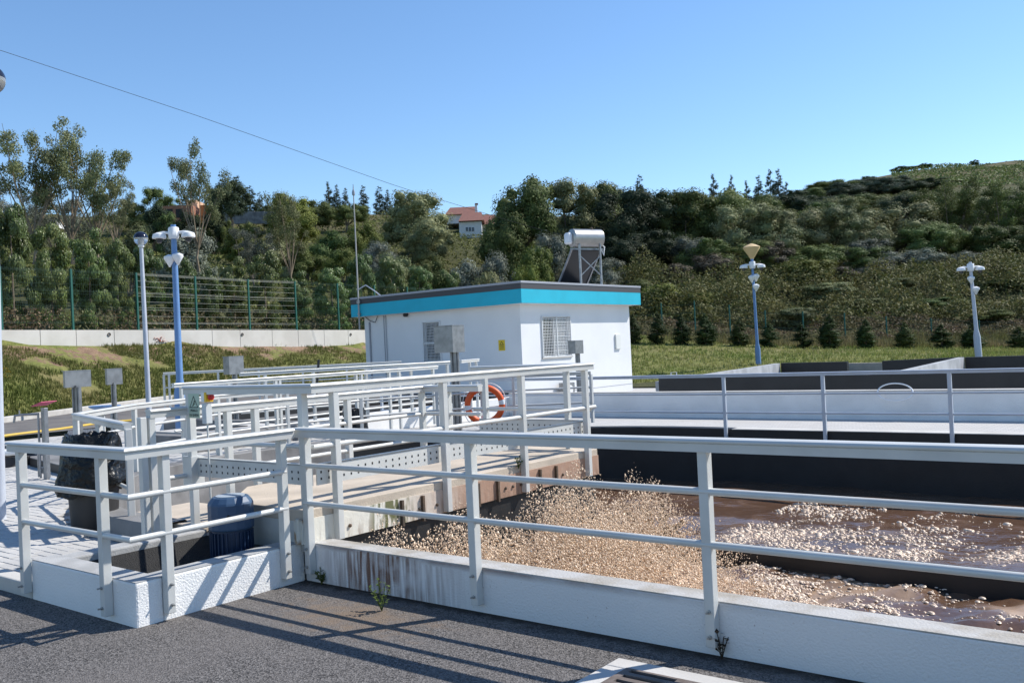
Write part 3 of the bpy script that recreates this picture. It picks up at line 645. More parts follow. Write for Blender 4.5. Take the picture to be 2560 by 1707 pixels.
# hoop handle on the near wall top, and the wire ring leaning on the low wall
h0 = gy(1678, 934, 20.0)
hp = thing('grab_hoop', 'small white tubular grab hoop standing beyond the railing by the building', 'hoop', (gz(1680, 948, .6)))
q0 = gz(1678, 946, .5); q1 = gz(1692, 945, .5); MB().tube([q0-[0, 0, .6], q0+[0, 0, .18], q1+[0, 0, .18], q1-[0, 0, .6]], .014, 6).build('tube', M_WPLAS, hp)
rc = gy(2238, 980, 18.66); rr = []
for i in range(33):
    a_ = i*2*math.pi/32; p = gy(2238+44*math.cos(a_), 980+22*math.sin(a_), 18.66-.12*math.sin(a_)); rr.append(p)
tag(MB().tube(rr, .014, 6, caps=False).build('steel_hoop', M_WPLAS, loc=tuple(rc)), 'thin pale steel hoop leaning on the low white wall', 'hoop')

# ================================================================ blue motor
mc = np.array([-6.04, 4.15]); t = thing('electric_motor', 'upright blue electric motor with ribbed body in the pit', 'motor', (mc[0], mc[1], -.3))
MB().lathe((mc[0], mc[1], -.3), [(.19, 0), (.19, .04), (.148, .06), (.145, .70)], 24).build('body', M_BLUEM, t)
for k in range(30):
    a_ = k*2*math.pi/30; d_ = np.array([math.cos(a_), math.sin(a_), 0])
    p = np.array([mc[0], mc[1], 0])+d_*.148; MB().obox(p+[0, 0, .06], d_, (-d_[1], d_[0], 0), (0, 0, 1), .014, .004, .31).build('cooling_fin', M_BLUEM, t)
b = MB(); ring = []
prof = [(.166, .385), (.170, .40), (.170, .575), (.163, .59), (.135, .625), (.125, .63)]
n8 = 12
b.lathe((mc[0], mc[1], 0), prof, 16, smooth=False); b.build('fan_cowl', mat('motor_blue_cowl', (.048, .095, .175), .42, var=.12, vscale=6), t, bevel=.006)
MB().lathe((mc[0], mc[1], .63), [(.108, 0), (.108, .006), (.02, .007)], 20).build('cowl_grille', mat('cowl_grey', (.35, .40, .45), .45), t)
MB().obox((mc[0]-.02, mc[1]-.185, .02), (1, 0, 0), (0, 1, 0), (0, 0, 1), .04, .022, .05).build('terminal_box', mat('grey_plate', (.45, .47, .47), .5), t)
MB().tube([(mc[0]-.03, mc[1]-.2, -.02), (mc[0]-.10, mc[1]-.27, -.06), (mc[0]-.14, mc[1]-.28, -.16), (mc[0]-.15, mc[1]-.28, -.3)], .012, 8).build('cable', M_CABLE, t)
MB().obox((mc[0]+.13, mc[1]-.11, .05), (.76, -.65, 0), (.65, .76, 0), (0, 0, 1), .006, .02, .045).build('nameplate', mat('nameplate_pale', (.6, .63, .68), .3, metal=.4), t)
MB().lathe((mc[0]+.129, mc[1]-.11, .50), [(.012, 0), (.012, .008)], 10, axis=(.76, -.65, 0)).build('plug', M_INK, t)
b = MB()
for k, dz in enumerate((0, .022, .044)): b.obox((mc[0]+.152, mc[1]-.05, -.01+dz), (.95, -.31, 0), (.31, .95, 0), (0, 0, 1), .003, .012, .006)
b.obox((mc[0]+.152, mc[1]-.066, .012), (.95, -.31, 0), (.31, .95, 0), (0, 0, 1), .003, .005, .028); b.build('letter_mark', M_WPLAS, t)

# ================================================================ sign, emergency stop, conduit on the bridge post
def text(s, size, M, parent, loc, rot, name='lettering'):
    cu = bpy.data.curves.new(name, 'FONT'); cu.body = s; cu.size = size; cu.align_x = 'CENTER'; cu.extrude = .0006
    to = bpy.data.objects.new(name, cu); COL.objects.link(to); dg = bpy.context.evaluated_depsgraph_get(); me = bpy.data.meshes.new_from_object(to.evaluated_get(dg))
    bpy.data.objects.remove(to); me.materials.clear(); me.materials.append(M)
    o = bpy.data.objects.new(name, me); COL.objects.link(o)
    if parent is not None: o.parent = parent
    o.location = [float(q) for q in (np.array(loc)-np.array(parent_off(parent)))]; o.rotation_euler = rot; return o
ys_ = 4.404; s0 = gy(470, 984, ys_); s1 = gy(499.5, 1045, ys_)
sx0, sx1, sz0, sz1 = s0[0], s1[0], s1[2], s0[2]; sw = sx1-sx0; sm_ = (sx0+sx1)/2
sg = thing('warning_sign', 'pale green PERIGO DE QUEDA warning plate with a falling figure triangle', 'sign', (sm_, ys_, sz0))
MB().mm(sx0, sx1, ys_, ys_+.004, sz0, sz1).build('plate', M_SIGN, sg)
H_s = sz1-sz0; yf_ = ys_-.0012
def tri_frame(cx, zb, wd, ht, th, y, M, parent):
    A = np.array([cx-wd/2, y, zb]); B = np.array([cx+wd/2, y, zb]); C_ = np.array([cx, y, zb+ht]); G = (A+B+C_)/3; k = th
    b = MB(); o_ = [A, B, C_]; i_ = [G+(p-G)*k for p in o_]; b.add(o_+i_, [(0, 1, 4, 3), (1, 2, 5, 4), (2, 0, 3, 5)]); return b.build('triangle', M, parent)
tri_frame(sm_, sz0+H_s*.42, sw*.82, H_s*.50, .80, yf_, M_INK, sg)
b = MB(); P_ = lambda u_, v_: (sm_+sw*u_, yf_, sz0+H_s*v_)
for p, q_ in (((.03, .66), (-.01, .54)), ((-.01, .54), (-.12, .49)), ((-.01, .54), (-.14, .55)), ((.03, .64), (.11, .68)), ((.02, .62), (.13, .57))): b.bar(P_(*p), P_(*q_), .002, .006, (0, 1, 0))
b.lathe(P_(.06, .70), [(.0055, 0), (.0055, .001)], 8, axis=(0, -1, 0)); b.build('falling_figure', M_INK, sg)
text('PERIGO', sw*.19, M_INK, sg, (sm_, yf_, sz0+H_s*.26), (rad(90), 0, 0)); text('DE QUEDA', sw*.17, M_INK, sg, (sm_, yf_, sz0+H_s*.08), (rad(90), 0, 0))
xe = gy(508, 1000, 4.40)[0]; ze = gy(508, 993, 4.40)[2]
es = thing('emergency_stop', 'yellow emergency stop box with red mushroom button on the bridge post', 'button', (xe, 4.43, ze-.04))
MB().mm(xe-.035, xe+.01, 4.40, 4.47, ze-.04, ze+.04).build('base', M_WPLAS, es, bevel=.004); MB().mm(xe+.01, xe+.04, 4.40, 4.47, ze-.04, ze+.04).build('cover', M_YEL, es, bevel=.004)
MB().lathe((xe+.04, 4.435, ze), [(.012, 0), (.012, .012), (.028, .014), (.028, .026), (.014, .034)], 14, axis=(1, 0, 0)).build('push_button', M_RED, es)
sb = thing('switch_box', 'small grey switch box below the yellow emergency stop', 'switch', (xe, 4.43, ze-.24))
MB().mm(xe-.03, xe+.03, 4.40, 4.46, ze-.22, ze-.05).build('case', mat('grey_case', (.58, .60, .60), .5), sb, bevel=.005)
MB().tube([(xe, 4.43, ze-.22), (xe, 4.43, .3)], .009, 6).build('conduit', M_ALU, sb)

# ================================================================ rubbish bins with black bags
def bin_(loc, label, r, h, hb):
    t = thing('rubbish_bin', label, 'bin', loc, None)
    MB().lathe(loc, [(r*.80, 0), (r*.88, .05), (r*.95, h*.4), (r, h*.93)], 22).build('barrel', M_BARREL, t)
    V = []; n = 40; prof = [(1.34, hb), (1.34, hb+.06), (1.24, h*.62), (1.10, h*.80), (1.02, h*.93), (.93, h*1.0), (.84, h*.985), (.80, h*.90)]
    for k, (rr_, zz) in enumerate(prof):
        for q_ in range(n):
            a_ = q_*2*math.pi/n; wv = 1+.035*math.sin(a_*7+k*.5)+.03*math.sin(a_*11+k)+random.uniform(-.02, .02)
            if k < 2: wv += .06*math.sin(a_*3+1)
            zz2 = zz+(.06*math.sin(a_*2+.8)+random.uniform(-.012, .012) if k < 2 else 0)+(random.uniform(-.02, .02) if k in (5, 6) else 0)
            V.append((loc[0]+rr_*r*wv*math.cos(a_), loc[1]+rr_*r*wv*math.sin(a_), loc[2]+zz2))
    b = MB(); b.add(V, [(k*n+q_, k*n+(q_+1) % n, (k+1)*n+(q_+1) % n, (k+1)*n+q_) for k in range(len(prof)-1) for q_ in range(n)], True); b.build('bag', M_PLAS, t)
    return t
B1 = gz(238, 1318, .08); bin_((B1[0], B1[1], .07), 'dark barrel bin with a large black bag hung over its rim on the paving', .245, .93, .40)
B2 = gz(888, 1092, .05); bin_((B2[0], B2[1], -.02), 'small bin with glossy black bag near the white kerb past the bridge', .20, .62, .12)

# ================================================================ control panel posts
def panel_post(label, base_px, zb, post_w, bx0, bx1, bt, bb_, split, lid=True, M=M_STAIN):
    P = gz(*base_px, zb); d = (P-CAM)@fw; ppm = F_PX/d
    t = thing('control_post', label, 'control box', tuple(P), None)
    zt = gd((bx0+bx1)/2, bt, d)[2]; z0 = gd((bx0+bx1)/2, bb_, d)[2]
    wx = max(.08, (split-bx0)/ppm/.787); wy = max(.08, (bx1-split)/ppm/.617)
    C0 = gd(split, (bt+bb_)/2, d-.1)
    b = MB(); b.mm(C0[0]-wx, C0[0], C0[1], C0[1]+wy, z0, zt); b.build('box', M, t, bevel=.006)
    if lid:
        e = .02; L_b = MB(); L_b.extr([(C0[0]+.004, C0[1]-.01, z0+.02), (C0[0]+.004, C0[1]+wy+.01, z0+.02), (C0[0]+.10, C0[1]+wy+.02, z0-.01), (C0[0]+.10, C0[1]-.02, z0-.01)][:0] or [(C0[0]+.003, C0[1]-.012, zt+.006), (C0[0]+.003, C0[1]+wy+.012, zt+.006), (C0[0]+.003, C0[1]+wy+.012, z0-.004), (C0[0]+.003, C0[1]-.012, z0-.004)], (.012, 0, 0)); L_b.build('door', M, t, bevel=.003)
    MB().mm(C0[0]-wx-.015, C0[0]+.02, C0[1]-.015, C0[1]+wy+.01, zt+.001, zt+.014).build('rain_hood', M, t)
    hw = post_w/2; cy_ = C0[1]+wy*.45; cx_ = C0[0]-wx*.2
    p = MB(); zz0 = P[2]-.02; p.mm(cx_-hw, cx_+hw, cy_-hw*.5, cy_-hw*.4, zz0, z0+.03); p.mm(cx_-hw, cx_-hw*.85, cy_-hw*.4, cy_+hw*.5, zz0, z0+.03); p.mm(cx_+hw*.85, cx_+hw, cy_-hw*.4, cy_+hw*.5, zz0, z0+.03); p.build('post', M, t)
    MB().tube([(cx_+hw+.02, cy_-.02, zz0), (cx_+hw+.02, cy_-.02, z0)], .016, 8).build('conduit', M_STAIN, t)
    MB().tube([(cx_-hw*.3, cy_-hw*.7, zz0), (cx_-hw*.3, cy_-hw*.7, z0)], .013, 8).build('conduit', M_STAIN, t)
    return t
panel_post('stainless box on a wide channel post by the tap stand, its door face tilted', (160, 1150), .06, .17, 158, 202, 928, 968, 163)
panel_post('small stainless box on a thin post by the blue stools', (272, 1128), .05, .10, 262, 291, 923, 961, 268)
panel_post('stainless box on a post between the clarifier railings', (590, 1072), .05, .12, 553, 598, 892, 936, 573)
panel_post('large stainless control box on a conduit clad post in front of the building window', (1120, 1082), -.02, .17, 1082, 1157, 815, 881, 1131)
panel_post('small stainless box on a square post by the front wall of the building', (1440, 1000), -.09, .14, 1421, 1459, 852, 884, 1438)

# ================================================================ tap stand, pipes, blue stools, hose
T0 = gz(118, 1194, .07); d_ = (T0-CAM)@fw; pm = F_PX/d_
ts = thing('tap_stand', 'steel tap post with a tilted pink red notice and a brass tap', 'tap', tuple(T0))
zt = gd(110, 1019, d_)[2]
MB().mm(T0[0]-.05, T0[0]+.05, T0[1]-.03, T0[1]+.03, T0[2]-.02, zt).build('post', M_STEEL, ts, bevel=.005)
nb_ = MB().obox((T0[0], T0[1], zt+.06), (.9, .3, .3), (-.3, .95, 0), (-.29, -.09, .95), .10, .14, .004).build('notice', mat('notice_red', (.55, .07, .16), .5), ts)
MB().obox((T0[0]-.002, T0[1], zt+.066), (.9, .3, .3), (-.3, .95, 0), (-.29, -.09, .95), .03, .11, .004).build('notice_text', mat('notice_pale', (.55, .45, .62), .5), nb_)
MB().tube([(T0[0]-.09, T0[1]-.05, T0[2]), (T0[0]-.09, T0[1]-.05, zt-.07)], .016, 8).build('water_pipe', M_STEEL, ts)
MB().tube([(T0[0]-.09, T0[1]-.05, zt-.09), (T0[0]-.28, T0[1]-.2, zt-.09), (T0[0]-.36, T0[1]-.26, zt-.10), (T0[0]-.37, T0[1]-.27, zt-.2)], .018, 8).tube([(T0[0]-.30, T0[1]-.22, zt-.08), (T0[0]-.30, T0[1]-.22, zt-.02)], .012, 6).build('tap', M_STAIN, ts)
v0 = gz(98, 1192, .07); MB().tube([v0, v0+[0, 0, .42], v0+[.12, .06, .44], v0+[.13, .06, .05]], .018, 8).lathe(v0+[.06, .03, .10], [(.05, -.03), (.05, .03)], 8, axis=(1, 0, 0)).build('standpipe', M_STEEL, ts)
wp = gz(128, 1196, .09); wq = gz(200, 1205, .09); tag(MB().tube([wp, gz(160, 1203, .09), wq, gz(260, 1190, .09)], .022, 8).build('drain_pipe', M_WPLAS, loc=tuple(wp)), 'white pipe lying on paving behind the tap stand', 'pipe')
sl = thing('cover_slab', 'low dark rimmed grey cover slab on the paving behind the tap stand', 'cover', tuple(gz(120, 1170, .06)))
q_ = [gz(75, 1160, .07), gz(190, 1192, .07), gz(215, 1165, .07), gz(80, 1140, .07)]
MB().prism([(p[0], p[1]) for p in q_], .03, .17).build('rim', M_BLACK, sl); qc = sum(q_)/4
MB().prism([tuple((qc+(p-qc)*.985)[:2]) for p in q_], .171, .185).build('cover', M_CONC, sl)
pl = thing('valve_box', 'dark angular valve box with a pale pipe stub near the left lamp post', 'valve box', tuple(gz(25, 1165, .07)))
vb = gz(22, 1160, .07); MB().mm(vb[0]-.5, vb[0]+.25, vb[1]-.25, vb[1]+.5, .03, .20).build('body', M_BARREL, pl, bevel=.01); MB().mm(vb[0]-.45, vb[0]+.1, vb[1]-.15, vb[1]+.4, .2, .36).build('lid', M_BARREL, pl, bevel=.01)
MB().tube([vb+[.1, -.3, .22], vb+[.35, .1, .22]], .06, 10).build('pipe_stub', M_WPLAS, pl)
bs = gz(268, 1100, .05); d_ = (bs-CAM)@fw
st = thing('blue_stand', 'twin blue basin lids on thin steel legs beside the curved railing', 'stand', tuple(bs))
z_ = gd(260, 1017, d_)[2]
for px_ in (245, 278): 
    P = gd(px_, 1012, d_); MB().lathe((P[0], P[1], z_), [(.05, -.06), (.19, 0), (.20, .03), (.16, .035), (.03, .0)], 22).build('basin', M_POLEB, st)
    MB().tube([(P[0], P[1], .03), (P[0], P[1], z_-.05)], .03, 8).build('leg', M_STEEL, st)
yp = [gz(-40, 1099, .08), gz(60, 1086, .08), gz(150, 1075, .08), gz(250, 1060, .08), gz(360, 1051, .08), gz(410, 1047, .08)]
tag(MB().tube([p+[0, 0, .03] for p in yp], .035, 8).build('yellow_hose', mat('hose_yellow', (.62, .42, .06), .6, var=.15), loc=tuple(yp[0])), 'long yellow hose lying along the edge of the road', 'hose')
hc = gz(400, 1056, .1); coil = [hc+np.array([.9*math.cos(a*.35)*(1-.003*a), .5*math.sin(a*.35), .04+.012*(a//18)]) for a in range(72)]
tag(MB().tube(coil, .035, 6).build('hose_coil', MT['hose_yellow'], loc=tuple(hc)), 'coiled yellow hose heaped at the road edge behind railing', 'hose')
gr = thing('floor_grating', 'pale steel floor grating let into the paving near the blue stand', 'grating', tuple(gz(215, 1085, .06)))
ga = [gz(165, 1098, .09), gz(245, 1090, .09), gz(245, 1072, .09), gz(172, 1078, .09)]
b = MB(); 
for i in range(19):
    t_ = i/18; b.bar(ga[0]*(1-t_)+ga[1]*t_, ga[3]*(1-t_)+ga[2]*t_, .03, .03)
for i in range(4):
    t_ = i/3; b.bar(ga[0]*(1-t_)+ga[3]*t_, ga[1]*(1-t_)+ga[2]*t_, .03, .03)
b.build('grate', M_STEEL, gr); MB().prism([(p[0], p[1]) for p in ga], .045, .055).build('recess', M_DARKROOM, gr)
# concrete pump chamber behind the blue pole
pc = gz(430, 1078, .05)
cb = thing('pump_chamber', 'round topped pale concrete chamber beside the blue camera pole', 'chamber', tuple(pc))
MB().lathe((pc[0]-.2, pc[1]+.4, -.05), [(.75, 0), (.75, .38), (.70, .41)], 28).build('ring', M_CONC, cb); MB().mm(pc[0]-.1, pc[0]+.12, pc[1]-.55, pc[1]-.2, -.05, .55).build('pillar', M_WHITE, cb, bevel=.01)
# rods standing in the chamber
for (pa, pb, lb) in (((797, 899), (783, 1075), 'long dark steel rod leaning behind the bridge railing'), ((855, 1000), (845, 1078), 'short dark steel rod leaning near the black bagged bin')):
    z0 = gz(*pb, .0); D = (z0-CAM)@fw; z1 = gd(*pa, D+.1); tag(MB().tube([z0-[0, 0, .1], z1], .028, 8).build('steel_rod', M_CABLE, loc=tuple(z0)), lb, 'rod')
# ================================================================ life buoy on its post
lp = np.array([-11.95, 13.5, -.03]); D = (lp-CAM)@fw
lz1 = gd(1204, 946, D)[2]; lc = gd(1212, 1012, D-.12)
ps = thing('lifebuoy_post', 'square grey post at the rounded tank edge that carries the orange lifebuoy', 'post', tuple(lp))
pq = gd(1208, 1000, D); MB().rbox((pq[0], pq[1], (lz1-.05)/2), .67, .055, .05, (lz1+.05)/2).build('shaft', M_ALU, ps, bevel=.006)
lb = thing('lifebuoy', 'orange lifebuoy ring with white bands hanging on a grey post', 'lifebuoy', tuple(lc))
R_, r0_ = .335, .062
Xv = np.array(rt); Yv = np.array([0, 0, 1.]); nrm = np.cross(Xv, Yv)
def torus(a0, a1, M, nm, k, rr=1.0):
    pts = [lc+(Xv*math.cos(a0+(a1-a0)*i/k)+Yv*math.sin(a0+(a1-a0)*i/k))*R_ for i in range(k+1)]
    return MB().tube(pts, r0_*rr, 14).build(nm, M, lb)
wb = .13
for i in range(4):
    a = math.pi/4*0+i*math.pi/2+.12; torus(a+wb, a+math.pi/2-wb, M_ORANGE, 'foam_ring', 14); torus(a-wb, a+wb, M_WPLAS, 'white_band', 4, 1.01)
pts = []
for i in range(65):
    a = i*2*math.pi/64; k = R_+r0_+.012+.035*abs(math.sin(2*(a-.12))); pts.append(lc+(Xv*math.cos(a)+Yv*math.sin(a))*k)
MB().tube(pts, .007, 6, caps=False).build('grab_rope', M_WPLAS, lb)
MB().mm(lc[0]-.03, lc[0]+.03, lc[1]-.10, lc[1]+.12, lc[2]+.27, lc[2]+.33).build('hook', M_STEEL, lb)
# drain grating in the asphalt at the bottom edge
dr_ = thing('drain_grating', 'slotted iron drain grating in a pale concrete frame set in the asphalt', 'drain', tuple(gz(1600, 1690, 0)))
d0 = gz(1547, 1648, 0); c1 = gz(1462, 1707, 0); xa, ya = d0[0], d0[1]
dw, dl = 1.25, .62
MB().mm(xa, xa+dw, ya-.12, ya, -.03, .012).build('frame', M_CONCL, dr_, bevel=.006); MB().mm(xa, xa+.12, ya-dl, ya-.121, -.03, .011).build('frame', M_CONCL, dr_, bevel=.006)
MB().mm(xa, xa+dw, ya-dl-.12, ya-dl-.001, -.03, .012).build('frame', M_CONCL, dr_, bevel=.006); MB().mm(xa+dw-.12, xa+dw, ya-dl, ya-.121, -.03, .011).build('frame', M_CONCL, dr_, bevel=.006)
M_IRON = mat('cast_iron', (.16, .13, .115), .7, col2=(.11, .085, .07), vscale=12, bump=.3)
MB().mm(xa+.12, xa+dw-.12, ya-dl, ya-.12, .0042, .0055).build('pan', M_DARKROOM, dr_)
g_ = MB(); n_ = 7
x0, x1, y0, y1 = xa+.122, xa+dw-.122, ya-dl+.002, ya-.122
for i in range(n_+1):
    yy = y0+(y1-y0)*i/n_; g_.mm(x0, x1, max(y0, yy-.018), min(y1, yy+.018), .006, .018)
for k in range(4): 
    xx = x0+(x1-x0)*k/3; g_.mm(max(x0, xx-.04), min(x1, xx+.04), y0, y1, .0061, .0181)
g_.build('grate', M_IRON, dr_)
# weeds at the wall foot
def weed(loc, label, h, n, M):
    t = thing('weed', label, 'weed', tuple(loc)); V = []; Fq = []
    st_ = MB()
    for k in range(n):
        a = random.uniform(0, 6.28); l = h*random.uniform(.5, 1); tip = np.array(loc)+[math.cos(a)*l*.45, math.sin(a)*l*.45, l]; mid = (np.array(loc)+tip)/2+[0, 0, l*.1]
        st_.tube([loc, mid, tip], .003, 4)
        for j in range(9):
            f_ = .25+.75*j/8; c_ = np.array(loc)*(1-f_)+tip*f_; a2 = random.uniform(0, 6.28); s_ = random.uniform(.014, .028)
            d1 = np.array([math.cos(a2), math.sin(a2), random.uniform(.1, .7)])*s_; d2 = np.array([-math.sin(a2), math.cos(a2), random.uniform(-.2, .2)])*s_*.45
            o_ = len(V); V += [c_, c_+d1*.5+d2, c_+d1*1.1, c_+d1*.5-d2]; Fq.append((o_, o_+1, o_+2, o_+3))
    st_.build('stem', M, t); me = mesh_np('leaf_cluster', np.array(V)-np.array(loc), np.array(Fq)); me.materials.append(M); link('leaf_cluster', me, t)
M_WEED = leafmat('weed_green', (.07, .11, .025), (.10, .13, .04), island=.3); M_DRYW = leafmat('weed_dry', (.05, .04, .025), (.08, .06, .035))
weed((gz(832, 1452, 0)[0], 4.37, 0), 'small green weed at the foot of the stained white wall', .12, 9, M_WEED)
weed((gz(952, 1528, 0)[0], 4.10, 0), 'leafy weed growing out of a crack in the shaded asphalt', .19, 7, M_WEED)
weed((gz(1815, 1640, 0)[0], 4.36, .0), 'dead dry weed by the foot of a railing post', .20, 5, M_DRYW)
weed((-5.40, gx(1296, 1165, -5.40)[1], .5), 'little green plant rooted on the edge of the bridge slab', .15, 5, M_WEED)
st_ = MB()
# ================================================================ white building
XB, YB = -17.8, 23.17; XL = -24.98; YR = 29.86; BZ = -.16
bd = thing('pump_house', 'white flat roofed pump house with teal fascia and charcoal roof edge', 'building', ((XB+XL)/2, (YB+YR)/2, BZ))
WT = 3.03; th = .25
M_BW = mat('building_white', (.74, .74, .735), .7, var=.05, vscale=.8, bump=.35, bscale=60, bdist=.008)
wy0 = gx(1355, 850, XB)[1]; wy1 = gx(1426, 850, XB)[1]; wz1 = 2.63; wz0 = 1.29
wb = MB()   # east wall with opening
wb.mm(XB-th, XB, YB, wy0, BZ, WT).mm(XB-th, XB, wy1, YR, BZ, WT).mm(XB-th, XB, wy0, wy1, BZ, wz0).mm(XB-th, XB, wy0, wy1, wz1, WT); wb.build('wall', M_BW, bd)
lx0, lx1 = -22.05, -21.25; lz0, lz1 = 1.30, 2.67
wb = MB(); wb.mm(XL, lx0, YB, YB+th, BZ, WT).mm(lx1, XB-th, YB, YB+th, BZ, WT).mm(lx0, lx1, YB, YB+th, BZ, lz0).mm(lx0, lx1, YB, YB+th, lz1, WT); wb.build('wall', M_BW, bd)
MB().mm(XL, XL+th, YB+th, YR, BZ, WT).build('wall', M_BW, bd); MB().mm(XL+th, XB-th, YR-th, YR, BZ, WT).build('wall', M_BW, bd)
ov = .33; fx0, fx1, fy0, fy1 = XL-ov, XB+ov, YB-ov, YR+ov
rf = MB().mm(fx0, fx1, fy0, fy1, WT, 3.48).build('fascia', M_TEAL, bd, bevel=.006)
MB().mm(fx0-.004, fx1+.004, fy0-.004, fy1+.004, 3.481, 3.66).build('roof_band', M_CHAR, bd); MB().mm(fx0-.02, fx1+.02, fy0-.02, fy1+.02, 3.661, 3.73).build('roof_cap', M_CAP, bd, bevel=.006)
MB().mm(fx0+.01, fx1-.01, fy0+.01, fy1-.01, WT-.006, WT-.001).build('soffit', M_BW, bd)
# plinth line
MB().mm(XB+.001, XB+.006, YB, YR, .10, .115).build('plinth_groove', mat('groove_grey', (.35, .36, .38), .8), bd)
# east window: frame, sill, panes, shutter slats, grille
def wframe(parent_name, ax):
    pass
wn_ = MB(); fr = .05
xi = XB-.10
wn_.mm(xi-.03, xi+.03, wy0, wy0+fr, wz0, wz1).mm(xi-.03, xi+.03, wy1-fr, wy1, wz0, wz1).mm(xi-.03, xi+.03, wy0+fr, wy1-fr, wz0, wz0+fr).mm(xi-.03, xi+.03, wy0+fr, wy1-fr, wz1-fr, wz1)
M_FR = mat('window_frame_white', (.70, .71, .71), .4)
win = wn_.build('window', M_FR, bd)
mid = (wy0+wy1)/2
MB().mm(xi-.025, xi+.025, mid-.05, mid-.001, wz0+fr, wz1-fr).build('mullion', M_FR, win)
MB().mm(xi-.012, xi-.006, wy0+fr, mid-.05, wz0+fr, wz1-fr).build('pane', M_GLASS, win); MB().mm(xi-.012, xi-.006, mid-.001, wy1-fr, wz0+fr, wz1-fr).build('pane', M_GLASS, win)
n = 18
for i in range(n):
    z = wz0+fr+(wz1-wz0-2*fr)*(i+.5)/n; MB().mm(xi+.0, xi+.02, mid, wy1-fr, z-.018, z+.016).build('blind_slat', M_FR, win)
MB().mm(XB-.10, XB+.05, wy0-.05, wy1+.05, wz0-.05, wz0-.002).build('sill', M_CONCL, win, bevel=.006)
g_ = MB(); xg = XB+.03
for i in range(19):
    y = wy0+(wy1-wy0)*i/18; g_.bar((xg, y, wz0), (xg, y, wz1), .010, .010, (0, 1, 0))
for i in range(15):
    z = wz0+(wz1-wz0)*i/14; g_.bar((xg, wy0, z), (xg, wy1, z), .012, .012)
for y in (wy0, mid, wy1): g_.bar((xg, y, wz0), (xg, y, wz1), .035, .035, (0, 1, 0))
for z in (wz0, wz1): g_.bar((xg, wy0, z), (xg, wy1, z), .035, .035)
g_.build('grille', M_FR, win)
wn_ = MB(); yi = YB+.10
wn_.mm(lx0, lx0+fr, yi-.03, yi+.03, lz0, lz1).mm(lx1-fr, lx1, yi-.03, yi+.03, lz0, lz1).mm(lx0+fr, lx1-fr, yi-.03, yi+.03, lz0, lz0+fr).mm(lx0+fr, lx1-fr, yi-.03, yi+.03, lz1-fr, lz1)
win = wn_.build('window', M_FR, bd)
MB().mm(lx0+fr, lx1-fr, yi+.006, yi+.012, lz0+fr, lz1-fr).build('pane', M_GLASS, win); MB().mm(lx0-.04, lx1+.04, YB-.05, YB+.1, lz0-.05, lz0-.002).build('sill', M_CONCL, win)
g_ = MB(); yg = YB-.03
for i in range(14):
    x = lx0+(lx1-lx0)*i/13; g_.bar((x, yg, lz0), (x, yg, lz1), .010, .010, (0, 1, 0))
for i in range(15):
    z = lz0+(lz1-lz0)*i/14; g_.bar((lx0, yg, z), (lx1, yg, z), .010, .010)
for x in (lx0, lx1): g_.bar((x, yg, lz0), (x, yg, lz1), .035, .035, (0, 1, 0))
for z in (lz0, (lz0+lz1)/2-.05, lz1): g_.bar((lx0, yg, z), (lx1, yg, z), .035, .035)
g_.build('grille', M_FR, win)
# wall fittings
y0, y1 = gx(1537, 850, XB)[1], gx(1549, 850, XB)[1]; MB().mm(XB, XB+.06, y0, y1, 1.42, 1.96).build('meter_box', mat('meter_cream', (.70, .70, .66), .5), bd, bevel=.01)
for px, w_ in ((927, .03), (963, .012), (968, .012)):
    x = gy(px, 850, YB)[0]; zt_ = gy(px, 805 if px == 927 else 785, YB)[2]
    MB().tube([(x, YB-.03, BZ), (x, YB-.03, zt_)], w_, 8).build('wall_pipe', mat('pipe_dull', (.30, .31, .33), .6), bd)
x, z = gy(1018, 787, YB)[0], gy(1018, 787, YB)[2]; MB().lathe((x, YB-.02, z), [(.07, 0), (.07, .12), (.04, .14)], 14, axis=(0, -1, 0)).build('wall_lamp', M_CABLE, bd)
x0, z1 = gy(1246, 850, YB)[0], gy(1246, 850, YB)[2]; x1 = gy(1262, 850, YB)[0]; z0 = gy(1246, 877, YB)[2]
ys2 = thing('notice_plate', 'small yellow hazard plate with black triangle on the shaded white wall', 'sign', ((x0+x1)/2, YB, z0))
MB().mm(x0, x1, YB-.008, YB-.001, z0, z1).build('plate', mat('sign_yellow', (.72, .50, .02), .5), ys2)
tri_frame((x0+x1)/2, z0+(z1-z0)*.55, (x1-x0)*.7, (z1-z0)*.33, .62, YB-.010, M_INK, ys2)
for k in range(3):
    MB().mm(x0+.04, x1-.04, YB-.0105, YB-.009, z0+.06+.05*k, z0+.075+.05*k).build('print_line', M_INK, ys2)
# fan unit at the base of the wall
py_ = gx(1402, 970, XB)[1]; fu = thing('vent_unit', 'small pale fan unit standing at the foot of the sunlit wall', 'fan', (XB+.3, py_, -.1))
zc = gx(1402, 975, XB+.25)[2]
MB().mm(XB+.1, XB+.4, py_-.25, py_+.25, zc-.23, zc+.23).build('case', M_STAIN, fu, bevel=.01); MB().lathe((XB+.401, py_-.02, zc), [(.15, 0), (.15, .01)], 18, axis=(1, 0, 0)).build('fan_mouth', M_WPLAS, fu); MB().mm(XB+.15, XB+.35, py_-.2, py_+.2, BZ, zc-.22).build('foot', M_STEEL, fu)
